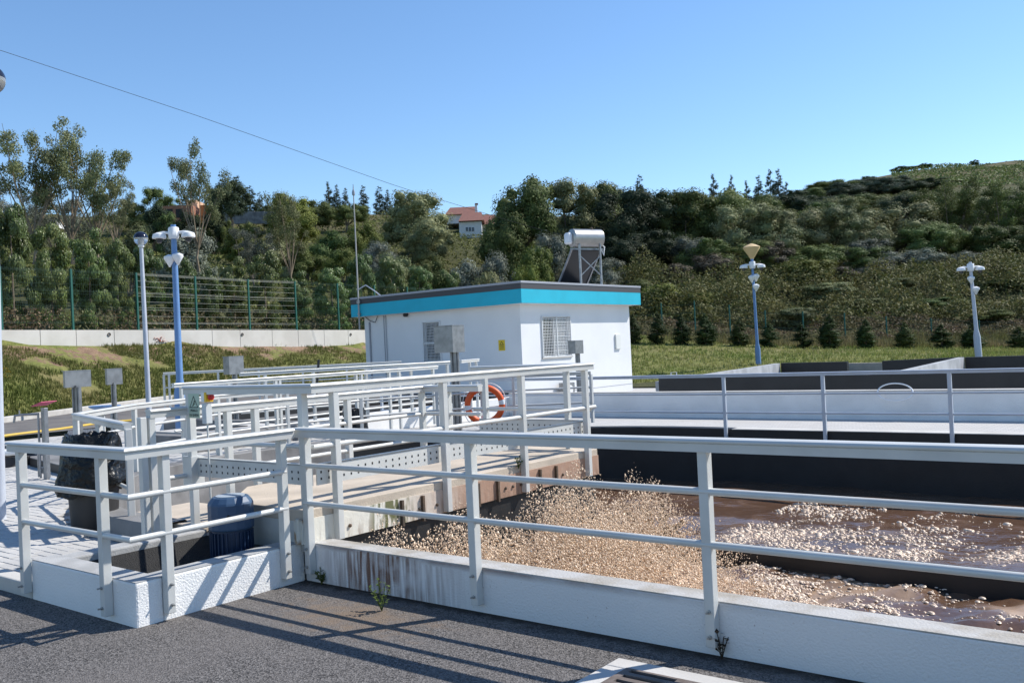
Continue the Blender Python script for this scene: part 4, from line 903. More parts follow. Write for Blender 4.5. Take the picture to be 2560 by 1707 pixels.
# antenna mast
AP = gy(897, 775, YB-ov-.06); atop = gd(886, 488, (AP-CAM)@fw)
am = thing('antenna_mast', 'thin grey antenna mast clamped to the left corner of the pump house', 'mast', (AP[0], AP[1], 2.6))
MB().tube([(AP[0], AP[1], 2.55), (AP[0], AP[1], 4.6), (AP[0], AP[1], atop[2])], [.03, .028, .02], 8).build('pole', mat('mast_dull', (.36, .35, .32), .6), am)
MB().lathe((AP[0], AP[1], atop[2]), [(.05, 0), (.06, .1), (.02, .22), (.01, .4)], 10).build('tip', M_STEEL, am)
MB().mm(AP[0]-.08, AP[0]+.08, AP[1]-.02, YB-ov-.001, 3.50, 3.62).mm(AP[0]-.05, AP[0]+.05, AP[1]-.02, YB-ov-.001, 3.08, 3.16).build('clamp', M_STEEL, am)
MB().tube([(AP[0], AP[1], 4.0), (AP[0]+.25, AP[1]+.15, 4.15), (AP[0]+.5, AP[1]+.3, 3.95), (AP[0]+.7, AP[1]+.45, 3.74)], .02, 6).build('cable', M_POLEW, am)
cz = [gy(905, 785, YB-.05), gy(925, 802, YB-.05), gy(938, 806, YB-.05), gy(944, 790, YB-.05)]
tag(MB().tube(cz, .012, 6).build('hanging_cable', M_CABLE, loc=tuple(cz[0])), 'dark cable drooping under the teal fascia by the mast', 'cable')
# ================================================================ solar water heater on the roof
hd = 32.6
aV = .9*rt+.45*np.array([fw[0], fw[1], 0]); aV[2] = 0; aV /= np.linalg.norm(aV); nV = np.array([-aV[1], aV[0], 0])
hc_ = gd(1465, 596, hd); tl = .60
sh = thing('solar_heater', 'solar water heater with a steel drum and dark tilted collector on the roof', 'solar heater', (hc_[0], hc_[1], 3.73))
dl_ = MB(); rd = .32
prof = [(.02, -tl-.03), (rd*.8, -tl-.02), (rd, -tl+.02), (rd, tl-.02), (rd*.8, tl+.02), (.02, tl+.03)]
dl_.lathe(hc_, prof, 28, axis=aV); dl_.build('drum', mat('brushed_drum', (.42, .41, .39), .4, metal=.75, var=.15), sh)
e = hc_-aV*(tl+.12)+[0, 0, -.02]; MB().lathe(e-[0, 0, .20], [(.10, 0), (.15, .05), (.15, .34), (.10, .40)], 16).build('expansion_tank', M_WPLAS, sh)
cb_ = hc_+np.array([0, 0, -.38]); low = cb_+nV*1.15; low[2] = 3.78
for s_ in (-.60, .60):
    A = cb_+aV*s_; B = low+aV*s_
    MB().bar(A, B, .05, .07).build('frame_rail', M_STEEL, sh)
p4 = [cb_+aV*-.60+[0, 0, -.05], cb_+aV*.60+[0, 0, -.05], low+aV*.60+[0, 0, .02], low+aV*-.60+[0, 0, .02]]
MB().extr(p4, np.cross(aV, (low-cb_)/np.linalg.norm(low-cb_))*.07).build('collector_panel', mat('panel_black', (.018, .019, .022), .35), sh)
MB().bar(cb_+aV*-.66, cb_+aV*.66, .06, .06).build('frame_rail', M_STEEL, sh)
for s_ in (-.42, .42):
    A = hc_+aV*s_-nV*.22+[0, 0, -.15]; B = A.copy(); B[2] = 3.72; MB().bar(A, B, .06, .06, (0, 1, 0)).build('leg', M_STEEL, sh)
    MB().bar(hc_+aV*s_-nV*.30+[0, 0, .02], cb_+aV*s_+nV*.12, .06, .05).build('cradle', M_STEEL, sh)
A = hc_-nV*.22
MB().bar((A-aV*.42)*[1, 1, 0]+[0, 0, 4.75], (A+aV*.42)*[1, 1, 0]+[0, 0, 4.05], .035, .035).build('cross_brace', M_STEEL, sh); MB().bar((A+aV*.42)*[1, 1, 0]+[0, 0, 4.75], (A-aV*.42)*[1, 1, 0]+[0, 0, 4.05], .035, .035).build('cross_brace', M_STEEL, sh)
MB().tube([hc_+aV*tl+[0, 0, -.2], hc_+aV*(tl+.15)+[0, 0, -.3], hc_+aV*(tl+.1)+[0, 0, -.6], cb_+aV*.62], .025, 8).build('hose', M_WPLAS, sh)
MB().lathe(hc_+aV*.25+[0, 0, rd-.01], [(.05, 0), (.05, .06), (.02, .08)], 10).build('valve', M_RUST, sh)
# ================================================================ lamps and camera poles
def globe_lamp(label, base, top_z, r, pr, M_pole, lean=(0, 0)):
    t = thing('globe_lamp', label, 'lamp post', tuple(base)); T = np.array([base[0]+lean[0], base[1]+lean[1], top_z])
    MB().tube([base-np.array([0, 0, .1]), T-[0, 0, r*1.2]], [pr*1.15, pr*.8], 12).build('pole', M_pole, t)
    MB().lathe(T, [(r*.3, -r*1.25), (r*.42, -r*1.18), (r*.42, -r*.92)], 14).build('collar', M_WPLAS, t)
    pf = [(r*math.cos(a), r*math.sin(a)) for a in np.linspace(-1.2, .12, 9)]; g_ = MB().lathe(T, pf, 24)
    gm = mat('clear_globe', (.85, .87, .88), .04); gm.node_tree.nodes['Principled BSDF'].inputs['Transmission Weight'].default_value = .75
    g_.build('globe', gm, t); pf = [(r*1.01*math.cos(a), r*1.01*math.sin(a)) for a in np.linspace(.10, 1.5, 9)]; MB().lathe(T, pf, 24).build('dome_cap', mat('lamp_dome_dark', (.012, .014, .03), .12), t)
    MB().lathe(T, [(r*.28, -r*.95), (r*.32, -r*.2), (r*.2, r*.05)], 14).build('bulb_shade', M_WPLAS, t)
    return t
b0 = gz(372, 1018, .25); D = (b0-CAM)@fw; T = gd(352, 597, D); globe_lamp('tall white lamp post with a clear globe and dark dome by the bank', b0, T[2], 17.5/F_PX*D, .075, M_POLEW, (T[0]-b0[0], T[1]-b0[1]))
b0 = gz(-4, 1296, .08); D = (b0-CAM)@fw; T = gd(-27, 199, D); globe_lamp('near lamp post with a dark domed globe at the paving edge', b0, T[2], 37/F_PX*D, .065, M_POLEW, (T[0]-b0[0], T[1]-b0[1]))
def dome_cam(t, P, arm_from, s):
    P = np.array(P); A = np.array(arm_from); k = P-A
    c = MB().tube([A, A+k*[.75, .75, 0]+[0, 0, .02*s], P*[1, 1, 0]+[0, 0, A[2]], P+[0, 0, .06*s]], .045*s, 10).build('camera_arm', M_WPLAS, t)
    MB().lathe(P, [(.12*s, -.06*s), (.20*s, -.05*s), (.205*s, .0), (.18*s, .08*s), (.06*s, .13*s)], 20).build('camera_housing', M_WPLAS, t)
    MB().lathe(P, [(.02*s, -.20*s), (.08*s, -.17*s), (.11*s, -.05*s)], 16).build('camera_dome', mat('smoked_dome', (.05, .05, .055), .1), t)
def cam_pole(label, base, top, M_pole, pr, D, dsc, lower, cone=None):
    t = thing('camera_pole', label, 'camera pole', tuple(base)); base = np.array(base); top = np.array(top); ax = top-base
    at = lambda z: base+ax*((z-base[2])/(top[2]-base[2]))
    MB().tube([base-[0, 0, .1], at(base[2]+.95), at(base[2]+1.25), top], [pr*1.7, pr*1.7, pr, pr*.75], 12).build('pole', M_pole, t)
    zb_ = top[2]-.25*dsc
    c = at(zb_); MB().lathe(c, [(.14*dsc, -.18*dsc), (.16*dsc, -.1*dsc), (.16*dsc, .14*dsc), (.14*dsc, .17*dsc)], 8).build('junction_box', M_WPLAS, t)
    for s_ in (-1, 1): dome_cam(t, c+rt*.44*dsc*s_+[0, 0, -.10*dsc], c, dsc)
    for s_, dz in lower:
        c2 = at(top[2]-dz*dsc); P = c2+rt*.13*dsc*s_-np.array([fw[0], fw[1], 0])*.1*dsc
        MB().lathe(P, [(.02*dsc, -.24*dsc), (.10*dsc, -.10*dsc), (.17*dsc, .02*dsc), (.16*dsc, .08*dsc), (.04*dsc, .14*dsc)], 16, axis=(0, 0, 1)).build('flood_head', M_WPLAS, t)
        MB().bar(c2, P, .05*dsc, .05*dsc).build('bracket', M_STEEL, t)
    if cone:
        C = top; MB().lathe(C, [(.05, -.02), (.075, .05), (.41, .58), (.41, .61), (.20, .72), (.03, .78)], 24).build('lamp_cone', mat('lamp_amber', (.62, .44, .22), .5), t)
        MB().lathe(C, [(.06, -.15), (.075, .06), (.095, .16)], 14).build('cone_socket', M_pole, t)
    return t
b0 = gz(455, 1090, .06); D = (b0-CAM)@fw; T = gd(433, 562, D); cam_pole('blue camera pole with twin white dome cameras among the railings', b0, T, M_POLEB, .075, D, .72, ((-.9, 1.05), (1, 1.0)))
b0 = gz(1897, 922, .1); D = (b0-CAM)@fw; T = gd(1880, 650, D); cam_pole('blue lamp post with an amber cone lantern and white cameras in the field', b0, T, M_POLEB, .075, D, .95, ((-.8, .9), (.9, .85), (.7, 1.35)), cone=True)
b0 = gz(2448, 905, .3); D = (b0-CAM)@fw; T = gd(2425, 655, D); cam_pole('slightly leaning grey camera pole by the drying beds', b0, T, M_POLEW, .075, D, .8, ((-.6, .8), (.8, 1.3)))
# overhead wire
w0 = gd(-200, 70, 70); w1 = gd(1010, 475, 95); w2 = gd(1460, 600, 75)
P_ = []
for i in range(25):
    t_ = i/24; px_ = -200+1660*t_; 
    pts_ = [(-200, 75), (0, 126), (500, 292), (1010, 472), (1300, 560), (1460, 603)]
    py_ = np.interp(px_, [p[0] for p in pts_], [p[1] for p in pts_]); P_.append(gd(px_, py_, 40+25*t_))
tag(MB().tube(P_, .013, 5).build('overhead_wire', M_CABLE, loc=tuple(P_[0])), 'single dark overhead wire slanting down across the sky', 'wire')
# ================================================================ terrain
def dwall(u): return 1.12*40.1/(.578-(min(u, 1290)-1280)/2303)
def Zk(u, d, z):  # pixel row where height z lands at depth d in column u
    lo, hi = -4000, 4000
    for _ in range(40):
        m_ = (lo+hi)/2
        if gd(u, m_, d)[2] > z: lo = m_
        else: hi = m_
    return lo
def row(u, lst): return [(d, Zk(u, d, v[1:][0]) if isinstance(v, tuple) else v) for d, v in lst]
Z_ = lambda z: ('z', z)
KEYS = {}
for u, dk in ((-1900, 11.5), (-1000, 16), (-300, 23), (0, 28.5), (450, 41), (900, 50), (1250, 55)):
    dw = dwall(u)
    KEYS[u] = row(u, [(dk+.15, Z_(.12)), (dk+(dw-dk)*.35, Zk(u, dk+(dw-dk)*.35, 1.0) if u < 0 else 960-.10*u*.45), (dw-.22, 858 if u < -400 else 862), (dw+.22, 832), (dw+9, 800-(20 if u > 400 else 0)), (100, 655-(.02*u if u > 0 else 0)), (150, 540), (270, 565)])
KEYS[1560] = row(1560, [(40, Z_(-.15)), (46, 905), (56, 842), (58, 834), (76, 716), (100, 640), (170, 545), (285, 560)])
KEYS[2000] = row(2000, [(41, Z_(.05)), (46, 892), (56, 864), (58, 856), (78, 700), (105, 618), (210, 482), (300, 500)])
KEYS[2300] = row(2300, [(40, Z_(.15)), (45, 890), (55, 868), (57, 860), (77, 695), (105, 606), (235, 424), (325, 440)])
KEYS[2560] = row(2560, [(39, Z_(.25)), (44, 889), (54, 871), (56, 863), (76, 690), (105, 600), (240, 404), (330, 420)])
KEYS[3300] = row(3300, [(36, Z_(.3)), (42, 885), (52, 860), (54, 850), (75, 690), (105, 590), (240, 380), (330, 400)])
KEYS[5200] = row(5200, [(30, Z_(.3)), (40, Z_(.5)), (50, Z_(1.0)), (52, Z_(1.2)), (75, Z_(5)), (105, Z_(10)), (240, Z_(35)), (330, Z_(33))])
KU = sorted(KEYS)
def terr_row(u, k):
    u = min(max(u, KU[0]), KU[-1]); D_ = np.interp(u, KU, [KEYS[q][k][0] for q in KU]); P_ = np.interp(u, KU, [KEYS[q][k][1] for q in KU]); return D_, P_
def terr_many(u, d):
    u = np.asarray(u, float); d = np.asarray(d, float); uc = np.clip(u, KU[0], KU[-1]); Ds = []; Zs = []
    for k in range(8):
        D_ = np.interp(uc, KU, [KEYS[q][k][0] for q in KU]); P_ = np.interp(uc, KU, [KEYS[q][k][1] for q in KU]); Ds.append(D_)
        Zs.append(HC+D_*((u-1280)/F_PX*R2[2]-(P_-853.5)/F_PX*U2[2]+fw[2]))
    z = Zs[0].copy()
    for k in range(7):
        t_ = np.clip((d-Ds[k])/(Ds[k+1]-Ds[k]), 0, 1); z = np.where(d > Ds[k], Zs[k]*(1-t_)+Zs[k+1]*t_, z)
    P = CAM[None]+d[:, None]*(((u-1280)/F_PX)[:, None]*R2[None]-((853-853.5)/F_PX)*U2[None]+fw[None]); P[:, 2] = z; return P
def terr(u, d): return terr_many([u], [d])[0]
def _terr_old(u, d):
    R = [terr_row(u, k) for k in range(8)]; ds = [r[0] for r in R]; zs = [gd(u, r[1], r[0])[2] for r in R]
    z = np.interp(d, ds, zs); p = gd(u, 853, d); p[2] = z; return p
us = np.unique(np.concatenate([np.arange(-1900, 3400, 36), np.arange(3400, 5201, 200)]))
tv = []; tf = []; dirt = []
SUB = [6, 8, 2, 4, 7, 8, 6]
nrow = sum(SUB)+1
for u in us:
    R = [terr_row(u, k) for k in range(8)]; W3 = [(gd(u, r[1], r[0])) for r in R]
    first = True
    for k in range(7):
        for s_ in range(SUB[k]+(1 if k == 6 else 0)):
            t_ = s_/SUB[k]; d = R[k][0]*(1-t_)+R[k+1][0]*t_; z = W3[k][2]*(1-t_)+W3[k+1][2]*t_; p = gd(u, 853, d)
            amp = (0, .25, .12, .15, .5, 1.2, 1.5)[k]*(1 if not (s_ == 0 and k in (0, 2, 3)) else .2)
            if u > 1400 and k in (0, 1): amp = .08
            nz = float(fbm(p[0], p[1], .22, 3, 4)-.5); p[2] = z+amp*nz
            tv.append(p); left = 1.0 if u < 1300 else 0.0
            dirt.append((left*{0: .15*t_, 1: .25+.75*t_, 2: .4}.get(k, 0.0), 1.0 if k <= 2 else 0.0, 1.0 if k >= 6 or (k == 5 and t_ > .5) else 0.0))
nu = len(us)
for i in range(nu-1):
    for j in range(nrow-1): tf.append((i*nrow+j, (i+1)*nrow+j, (i+1)*nrow+j+1, i*nrow+j+1))
tm = mesh_np('terrain', tv, tf, True)
at = tm.attributes.new('dirt', 'FLOAT_VECTOR', 'POINT'); at.data.foreach_set('vector', np.array(dirt, dtype=np.float32).ravel())
def terrain_mat():
    M = mat('terrain', (.1, .13, .03), .95, spec=.15); N, L, P = nodes_of(M); g = N.new('ShaderNodeNewGeometry')
    a = N.new('ShaderNodeAttribute'); a.attribute_name = 'dirt'; s = N.new('ShaderNodeSeparateXYZ'); L.new(a.outputs['Vector'], s.inputs[0])
    def noise(sc, det=5):
        n = N.new('ShaderNodeTexNoise'); n.inputs['Scale'].default_value = sc; n.inputs['Detail'].default_value = det; n.inputs['Roughness'].default_value = .62; L.new(g.outputs['Position'], n.inputs['Vector']); return n.outputs[0]
    def mrg(src, a_, b_, c_=0, d_=1):
        q = N.new('ShaderNodeMapRange'); q.inputs[1].default_value = a_; q.inputs[2].default_value = b_; q.inputs[3].default_value = c_; q.inputs[4].default_value = d_; L.new(src, q.inputs[0]); return q.outputs[0]
    def mix(f, A, B):
        m_ = N.new('ShaderNodeMix'); m_.data_type = 'RGBA'
        L.new(f, m_.inputs[0])
        for v, i in ((A, 6), (B, 7)):
            if isinstance(v, tuple): m_.inputs[i].default_value = v+(1,)
            else: L.new(v, m_.inputs[i])
        return m_.outputs[2]
    n1 = noise(.55); n2 = noise(4, 6); n3 = noise(.12, 3)
    gcol = mix(mrg(n1, .35, .65), (.155, .175, .045), (.225, .21, .075)); gcol = mix(mrg(n2, .38, .72), gcol, (.085, .10, .027))
    gcol = mix(mrg(n3, .47, .62, 0, .6), gcol, (.20, .155, .08))
    ad = N.new('ShaderNodeMath'); ad.operation = 'MULTIPLY_ADD'; ad.inputs[1].default_value = .55; L.new(s.outputs[0], ad.inputs[0]); L.new(n1, ad.inputs[2])
    ad2 = N.new('ShaderNodeMath'); ad2.operation = 'MULTIPLY_ADD'; ad2.inputs[1].default_value = .8; L.new(n2, ad2.inputs[0]); L.new(ad.outputs[0], ad2.inputs[2])
    dcol = mix(mrg(ad2.outputs[0], 1.27, 1.36), gcol, mix(mrg(n2, .4, .65), (.27, .18, .12), (.17, .11, .075)))
    scrub = mix(mrg(n2, .35, .65), (.05, .06, .022), (.085, .08, .035))
    out = mix(s.outputs[1], scrub, dcol)
    top = mix(mrg(n1, .45, .6), (.12, .10, .05), (.07, .07, .03)); out = mix(s.outputs[2], out, top)
    L.new(out, P.inputs['Base Color'])
    b = N.new('ShaderNodeBump'); b.inputs['Strength'].default_value = .9; b.inputs['Distance'].default_value = .12; L.new(n2, b.inputs['Height']); L.new(b.outputs[0], P.inputs['Normal']); return M
tm.materials.append(terrain_mat()); struct(link('hillside', tm))
gs = MB(); gs.add([(-900, -900, -.6), (900, -900, -.6), (900, 900, -.6), (-900, 900, -.6)], [(0, 1, 2, 3)])
# open ground under everything, below the tank floor so that it never shows inside it
gs = MB(); gs.add([(-1200, -1200, -2.3), (1200, -1200, -2.3), (1200, 1200, -2.3), (-1200, 1200, -2.3)], [(0, 1, 2, 3)]); struct(gs.build('ground', mat('dry_ground', (.13, .13, .05), .95, var=.3, vscale=.3)))
# field verge between paving and hillside on the right
vg = []
for u in np.arange(1300, 3400, 60):
    D_, P_ = terr_row(u, 0); p = gd(u, P_, D_); vg.append(p)
fe = MB(); n = len(vg)
Vv = [(-23.2, 33.05, -.22), (12, 33.05, -.22)]
inner = [np.array([-30+62*i/(n-1), 33.0, -.20]) for i in range(n)]
fe.add(inner+vg, [(i, i+1, n+i+1, n+i) for i in range(n-1)]); struct(fe.build('verge', tm.materials[0]))
# ---------------------------------------------------------------- grass blades and flowers
def blades(name, label, spots, hmin, hmax, M, per=5, wd=.012):
    V = []; Fq = []
    for p in spots:
        for k in range(per):
            a = random.uniform(0, 6.28); h = random.uniform(hmin, hmax); b0 = p+np.array([random.uniform(-.12, .12), random.uniform(-.12, .12), -.03]); l = random.uniform(.1, .6)*h
            s_ = np.array([math.cos(a+1.57), math.sin(a+1.57), 0])*wd*random.uniform(.7, 1.8); t_ = b0+[math.cos(a)*l, math.sin(a)*l, h]; o_ = len(V); V += [b0-s_, b0+s_, t_]; Fq.append((o_, o_+1, o_+2))
    me = mesh_np(name, V, Fq); me.materials.append(M); o = link(name, me); o['kind'] = 'stuff'; tag(o, label, 'grass'); return o
M_GR1 = leafmat('grass_bank', (.15, .175, .04), (.235, .22, .075), trans=.3, island=.4); M_GR2 = leafmat('grass_dry', (.24, .21, .10), (.16, .17, .06), trans=.3, island=.35)
sp = []
while len(sp) < 11000:
    u = random.uniform(-60, 960); r0, r3 = terr_row(u, 0), terr_row(u, 2); t_ = random.random(); d = r0[0]+(r3[0]-r0[0])*t_
    p = terr(u, d)
    if fbm(p[0], p[1], .5, 3, 40)+.35*(1-t_) > .52: sp.append(p)
blades('bank_grass', 'rough green grass covering the bank below the white retaining wall', sp, .06, .24, M_GR1, 6, .014)
sp = []
while len(sp) < 8000:
    u = random.uniform(1540, 2620); d = random.uniform(40, 57); sp.append(terr(u, d))
blades('field_grass', 'short green grass of the field behind the drying beds', sp, .05, .22, M_GR1, 4, .02)
sp = []
while len(sp) < 2600:
    u = random.uniform(1560, 2620); d = random.uniform(54.5, 59)
    if random.random() < (u-1500)/700: sp.append(terr(u, d))
blades('dry_grass', 'tall dry grass along the row of young cypresses', sp, .15, .6, M_GR2, 5, .016)
def flowers(name, label, cols, M):
    V = []; Fq = []
    for (u, py, su, sv, n_) in cols:
        for k in range(n_):
            uu = random.gauss(u, su); pp = random.gauss(py, sv); d = min(np.linspace(terr_row(uu, 0)[0], terr_row(uu, 2)[0], 30), key=lambda q: abs(Zk(uu, q, terr(uu, q)[2])-pp)); p = terr(uu, d)+[0, 0, random.uniform(.15, .4)]
            s_ = random.uniform(.03, .06); o_ = len(V); V += [p+[-s_, 0, 0], p+[0, -s_, s_*.4], p+[s_, 0, 0], p+[0, s_, -s_*.4]]; Fq.append((o_, o_+1, o_+2, o_+3))
    me = mesh_np(name, V, Fq); me.materials.append(M); o = link(name, me); o['kind'] = 'stuff'; tag(o, label, 'flowers')
flowers('white_flowers', 'small white wild flowers dotted over the bank', [(345, 907, 14, 7, 26), (488, 910, 12, 8, 26), (172, 890, 5, 4, 12), (715, 885, 18, 10, 26), (300, 930, 200, 30, 30)], mat('petal_white', (.75, .75, .68), .6))
flowers('yellow_flowers', 'patch of yellow wild flowers low on the bank at the left', [(10, 948, 10, 10, 40)], mat('petal_yellow', (.65, .42, .01), .6)); flowers('orange_flowers', 'patch of orange flowers under the retaining wall', [(400, 858, 12, 4, 30)], mat('petal_orange', (.65, .14, .02), .6))
# ---------------------------------------------------------------- retaining wall and mesh fence
def wl(u, z=None, off=0):
    d = dwall(u); p = gd(u, 826, d+off); return p
wa, wb_ = wl(-1900), wl(1240)
rw = thing('retaining_wall', 'long pale concrete retaining wall with drain holes at the top of the bank', 'wall', tuple(wl(300)))
zt_ = wl(400)[2]
UU = [-1900, -900, -400, -150, 0, 100, 190, 285, 370, 450, 530, 600, 680, 745, 810, 870, 930, 1000, 1080, 1160, 1240]
dirw = (wb_-wa); dirw[2] = 0; dirw /= np.linalg.norm(dirw); nw = np.array([dirw[1], -dirw[0], 0])
def wtop(u): return gd(u, 825 if u > -200 else 825+(u+200)*.02, dwall(u))[2]
for a_, b__ in zip(UU[:-1], UU[1:]):
    A = wl(a_); B = wl(b__); A[2] = B[2] = 0; g_ = .012*dirw
    zA, zB = wtop(a_), wtop(b__)
    b = MB(); A0 = A+g_; B0 = B-g_; b.extr([A0+[0, 0, zA-1.9], B0+[0, 0, zB-1.9], B0+[0, 0, zB], A0+[0, 0, zA]], -nw*.22); b.build('panel', mat('pale_wall_concrete', (.60, .57, .52), .85, col2=(.52, .49, .44), vscale=.8, bump=.2), rw, bevel=.012)
for u in (272, 605, 876):
    P = gd(u, 836, dwall(u)); MB().lathe(P, [(.085, -.1), (.085, .045), (.06, .047), (.06, -.05)], 16, axis=nw).build('drain_hole', M_RUST, rw)
fence = thing('mesh_fence', 'green welded mesh fence on posts above the pale retaining wall', 'fence', tuple(wl(300)))
FP = [-700, -420, -190, 5, 183, 346, 493, 625, 742, 848, 940, 1022, 1098, 1166, 1230]
tops = {5: 660}
def fpt(u): return np.interp(u, [-700, 180, 493, 625, 742, 848, 1230], [640, 672, 690, 698, 703, 708, 728])
fposts = []
for u in FP:
    P = wl(u, off=.12); zt2 = gd(u, fpt(u), dwall(u)+.12)[2]; P[2] = wtop(u)-.02; fposts.append((P, zt2))
    MB().rbox((P[0], P[1], (P[2]+zt2)/2), math.atan2(dirw[1], dirw[0]), .045, .045, (zt2-P[2])/2).build('post', M_GREENF, fence)
M_MESH = mat('mesh_wire', (.035, .07, .055), .5, metal=.2)
for i, ((A, za), (B, zb_)) in enumerate(zip(fposts[:-1], fposts[1:])):
    h = MB(); u = FP[i]; mid = 300 < u < 640
    hs = [0.03, .12, .14, .25, .36, .40, .50, .60, .64, .66, .76, .86, .96, .975, .99]
    for k in hs:
        a_ = np.array([A[0], A[1], A[2]+(za-A[2])*k]); b__ = np.array([B[0], B[1], B[2]+(zb_-B[2])*k]); h.bar(a_, b__, .008, .012 if mid else .006)
    h.build('wire', mat('wire_bright', (.38, .37, .31), .45, metal=.2) if mid else M_MESH, fence)
    if not mid:
        h = MB()
        for k in range(1, 34):
            t_ = k/34; p = A*(1-t_)+B*t_; z0_ = A[2]*(1-t_)+B[2]*t_; z1_ = (za*(1-t_)+zb_*t_)*.99; h.bar((p[0], p[1], z0_), (p[0], p[1], z1_), .003, .003, (0, 1, 0))
        h.build('mesh_panel', M_MESH, fence)['kind'] = 'stuff'
# ================================================================ foliage
def leaf_quads(P, Nn, size, asp=.55, fold=True):
    n = len(P); a = RNG.normal(size=(n, 3)); t = np.cross(Nn, a); t /= np.linalg.norm(t, axis=1)[:, None]+1e-9; b = np.cross(Nn, t)
    s = (size*RNG.uniform(.6, 1.35, n))[:, None]
    V = np.stack([P-t*s*.5, P+b*s*asp*.5+Nn*s*.08, P+t*s*.5, P-b*s*asp*.5+Nn*s*.08], 1).reshape(-1, 3)
    return V, np.arange(n*4).reshape(-1, 4)
def sph(n):
    v = RNG.normal(size=(n, 3)); return v/np.linalg.norm(v, axis=1)[:, None]
_t = (1+5**.5)/2
ICO = np.array([(-1, _t, 0), (1, _t, 0), (-1, -_t, 0), (1, -_t, 0), (0, -1, _t), (0, 1, _t), (0, -1, -_t), (0, 1, -_t), (_t, 0, -1), (_t, 0, 1), (-_t, 0, -1), (-_t, 0, 1)])/math.sqrt(1+_t*_t)
ICF = np.array([(0, 11, 5), (0, 5, 1), (0, 1, 7), (0, 7, 10), (0, 10, 11), (1, 5, 9), (5, 11, 4), (11, 10, 2), (10, 7, 6), (7, 1, 8), (3, 9, 4), (3, 4, 2), (3, 2, 6), (3, 6, 8), (3, 8, 9), (4, 9, 5), (2, 4, 11), (6, 2, 10), (8, 6, 7), (9, 8, 1)])
def crown(clumps, total, leaf, name, asp=.55, jit=.55, shell=.55, core=.66, cen=(0, 0, .5), out=.7):
    """clumps: list of (centre, radius xyz). Leaf-sized faces spread over each clump round an added solid core that blocks light"""
    w_ = np.array([(r[0]*r[1]*r[2])**(2/3) for c_, r in clumps]); w_ = w_/w_.sum(); P = []; Nn = []; CV = []; CF = []
    for q, ((c_, r), k) in enumerate(zip(clumps, w_)):
        n_ = max(6, int(total*k)); d = sph(n_); rr = (shell+(1-shell)*RNG.random(n_))**.6; rr = rr*(1+.10*RNG.normal(size=n_)); p = np.array(c_)+d*np.array(r)*rr[:, None]
        o_ = p-np.array(cen); o_ /= np.linalg.norm(o_, axis=1)[:, None]+1e-6
        nn = d*.8+o_*out+RNG.normal(size=(n_, 3))*jit+np.array([0, 0, .15]); nn /= np.linalg.norm(nn, axis=1)[:, None]; P.append(p); Nn.append(nn)
        if core: CV.append(np.array(c_)+ICO*np.array(r)*core*RNG.uniform(.85, 1.1, (12, 1))); CF.append(ICF+12*q)  # unseen core added to stop light passing through the clump
    V, Fq = leaf_quads(np.concatenate(P), np.concatenate(Nn), leaf, asp); Ft = np.concatenate([Fq[:, [0, 1, 2]], Fq[:, [0, 2, 3]]])
    if core: Ft = np.concatenate([Ft, np.concatenate(CF)+len(V)]); V = np.concatenate([V]+CV)
    return mesh_np(name, V, Ft)
def limbs(tips, r0, name, base=(0, 0, 0), fork=.35, bend=.08):
    b = MB(); base = np.array(base, float)
    cen = np.mean([np.array(t_) for t_ in tips], 0); fk = base+(np.array([cen[0]*.3, cen[1]*.3, cen[2]])-base)*fork
    b.tube([base-[0, 0, .05], base*.5+fk*.5+[random.uniform(-bend, bend)*.5, random.uniform(-bend, bend)*.5, 0], fk], [r0*1.25, r0, r0*.8], 7)
    for t_ in tips:
        t_ = np.array(t_, float); m1 = fk*.6+t_*.4+[random.uniform(-bend, bend), random.uniform(-bend, bend), random.uniform(0, bend)]
        b.tube([fk, m1, t_], [r0*.6, r0*.36, r0*.10], 5)
    return b.mesh(name)
VAR = {}
def broad(seed):
    random.seed(seed); cl = []
    for k in range(34):
        a = random.uniform(0, 6.28); zz = random.uniform(.28, .96); rmax = .5*math.sqrt(max(.05, 1-((zz-.58)/.46)**2)); r = rmax*math.sqrt(random.random())*.86
        s_ = random.uniform(.10, .175); cl.append(((r*math.cos(a), r*math.sin(a), zz*.93), (s_, s_, s_*.78)))
    tips = [c_[0] for c_ in random.sample(cl, 9)]
    return crown(cl, 12000, .026, 'crown', shell=.62, jit=.42), limbs(tips, .026, 'trunk')
def airy(seed):
    random.seed(seed); cl = []; tips = []
    for k in range(9):
        a = random.uniform(0, 6.28); zz = random.uniform(.55, .97); r = random.uniform(.1, .42)*(1.15-abs(zz-.75)); tip = (r*math.cos(a), r*math.sin(a), zz); tips.append(tip)
        for j in range(5):
            s_ = random.uniform(.035, .075); f_ = random.uniform(.62, 1.02); cl.append(((tip[0]*f_+random.uniform(-.07, .07), tip[1]*f_+random.uniform(-.07, .07), tip[2]*f_+random.uniform(-.05, .05)), (s_*1.2, s_*1.2, s_)))
    return crown(cl, 9500, .019, 'crown', asp=.5, jit=.8, shell=.15, core=0, out=.3), limbs(tips, .016, 'trunk', fork=.16, bend=.05)
def conifer(seed):
    random.seed(seed); cl = []
    for k in range(26):
        zz = .12+.86*k/25; rm = .30*(1-zz)**.75+.02
        for j in range(4 if zz < .8 else 2):
            a = random.uniform(0, 6.28); r = rm*random.uniform(.3, .85); s_ = .035+.05*(1-zz); cl.append(((r*math.cos(a), r*math.sin(a), zz+random.uniform(-.02, .02)), (s_*1.2, s_*1.2, s_*.7)))
    b = MB(); b.tube([(0, 0, -.03), (0, 0, .95)], [.022, .006], 6); return crown(cl, 5000, .026, 'crown', asp=.4, jit=.6, core=.5), b.mesh('trunk')
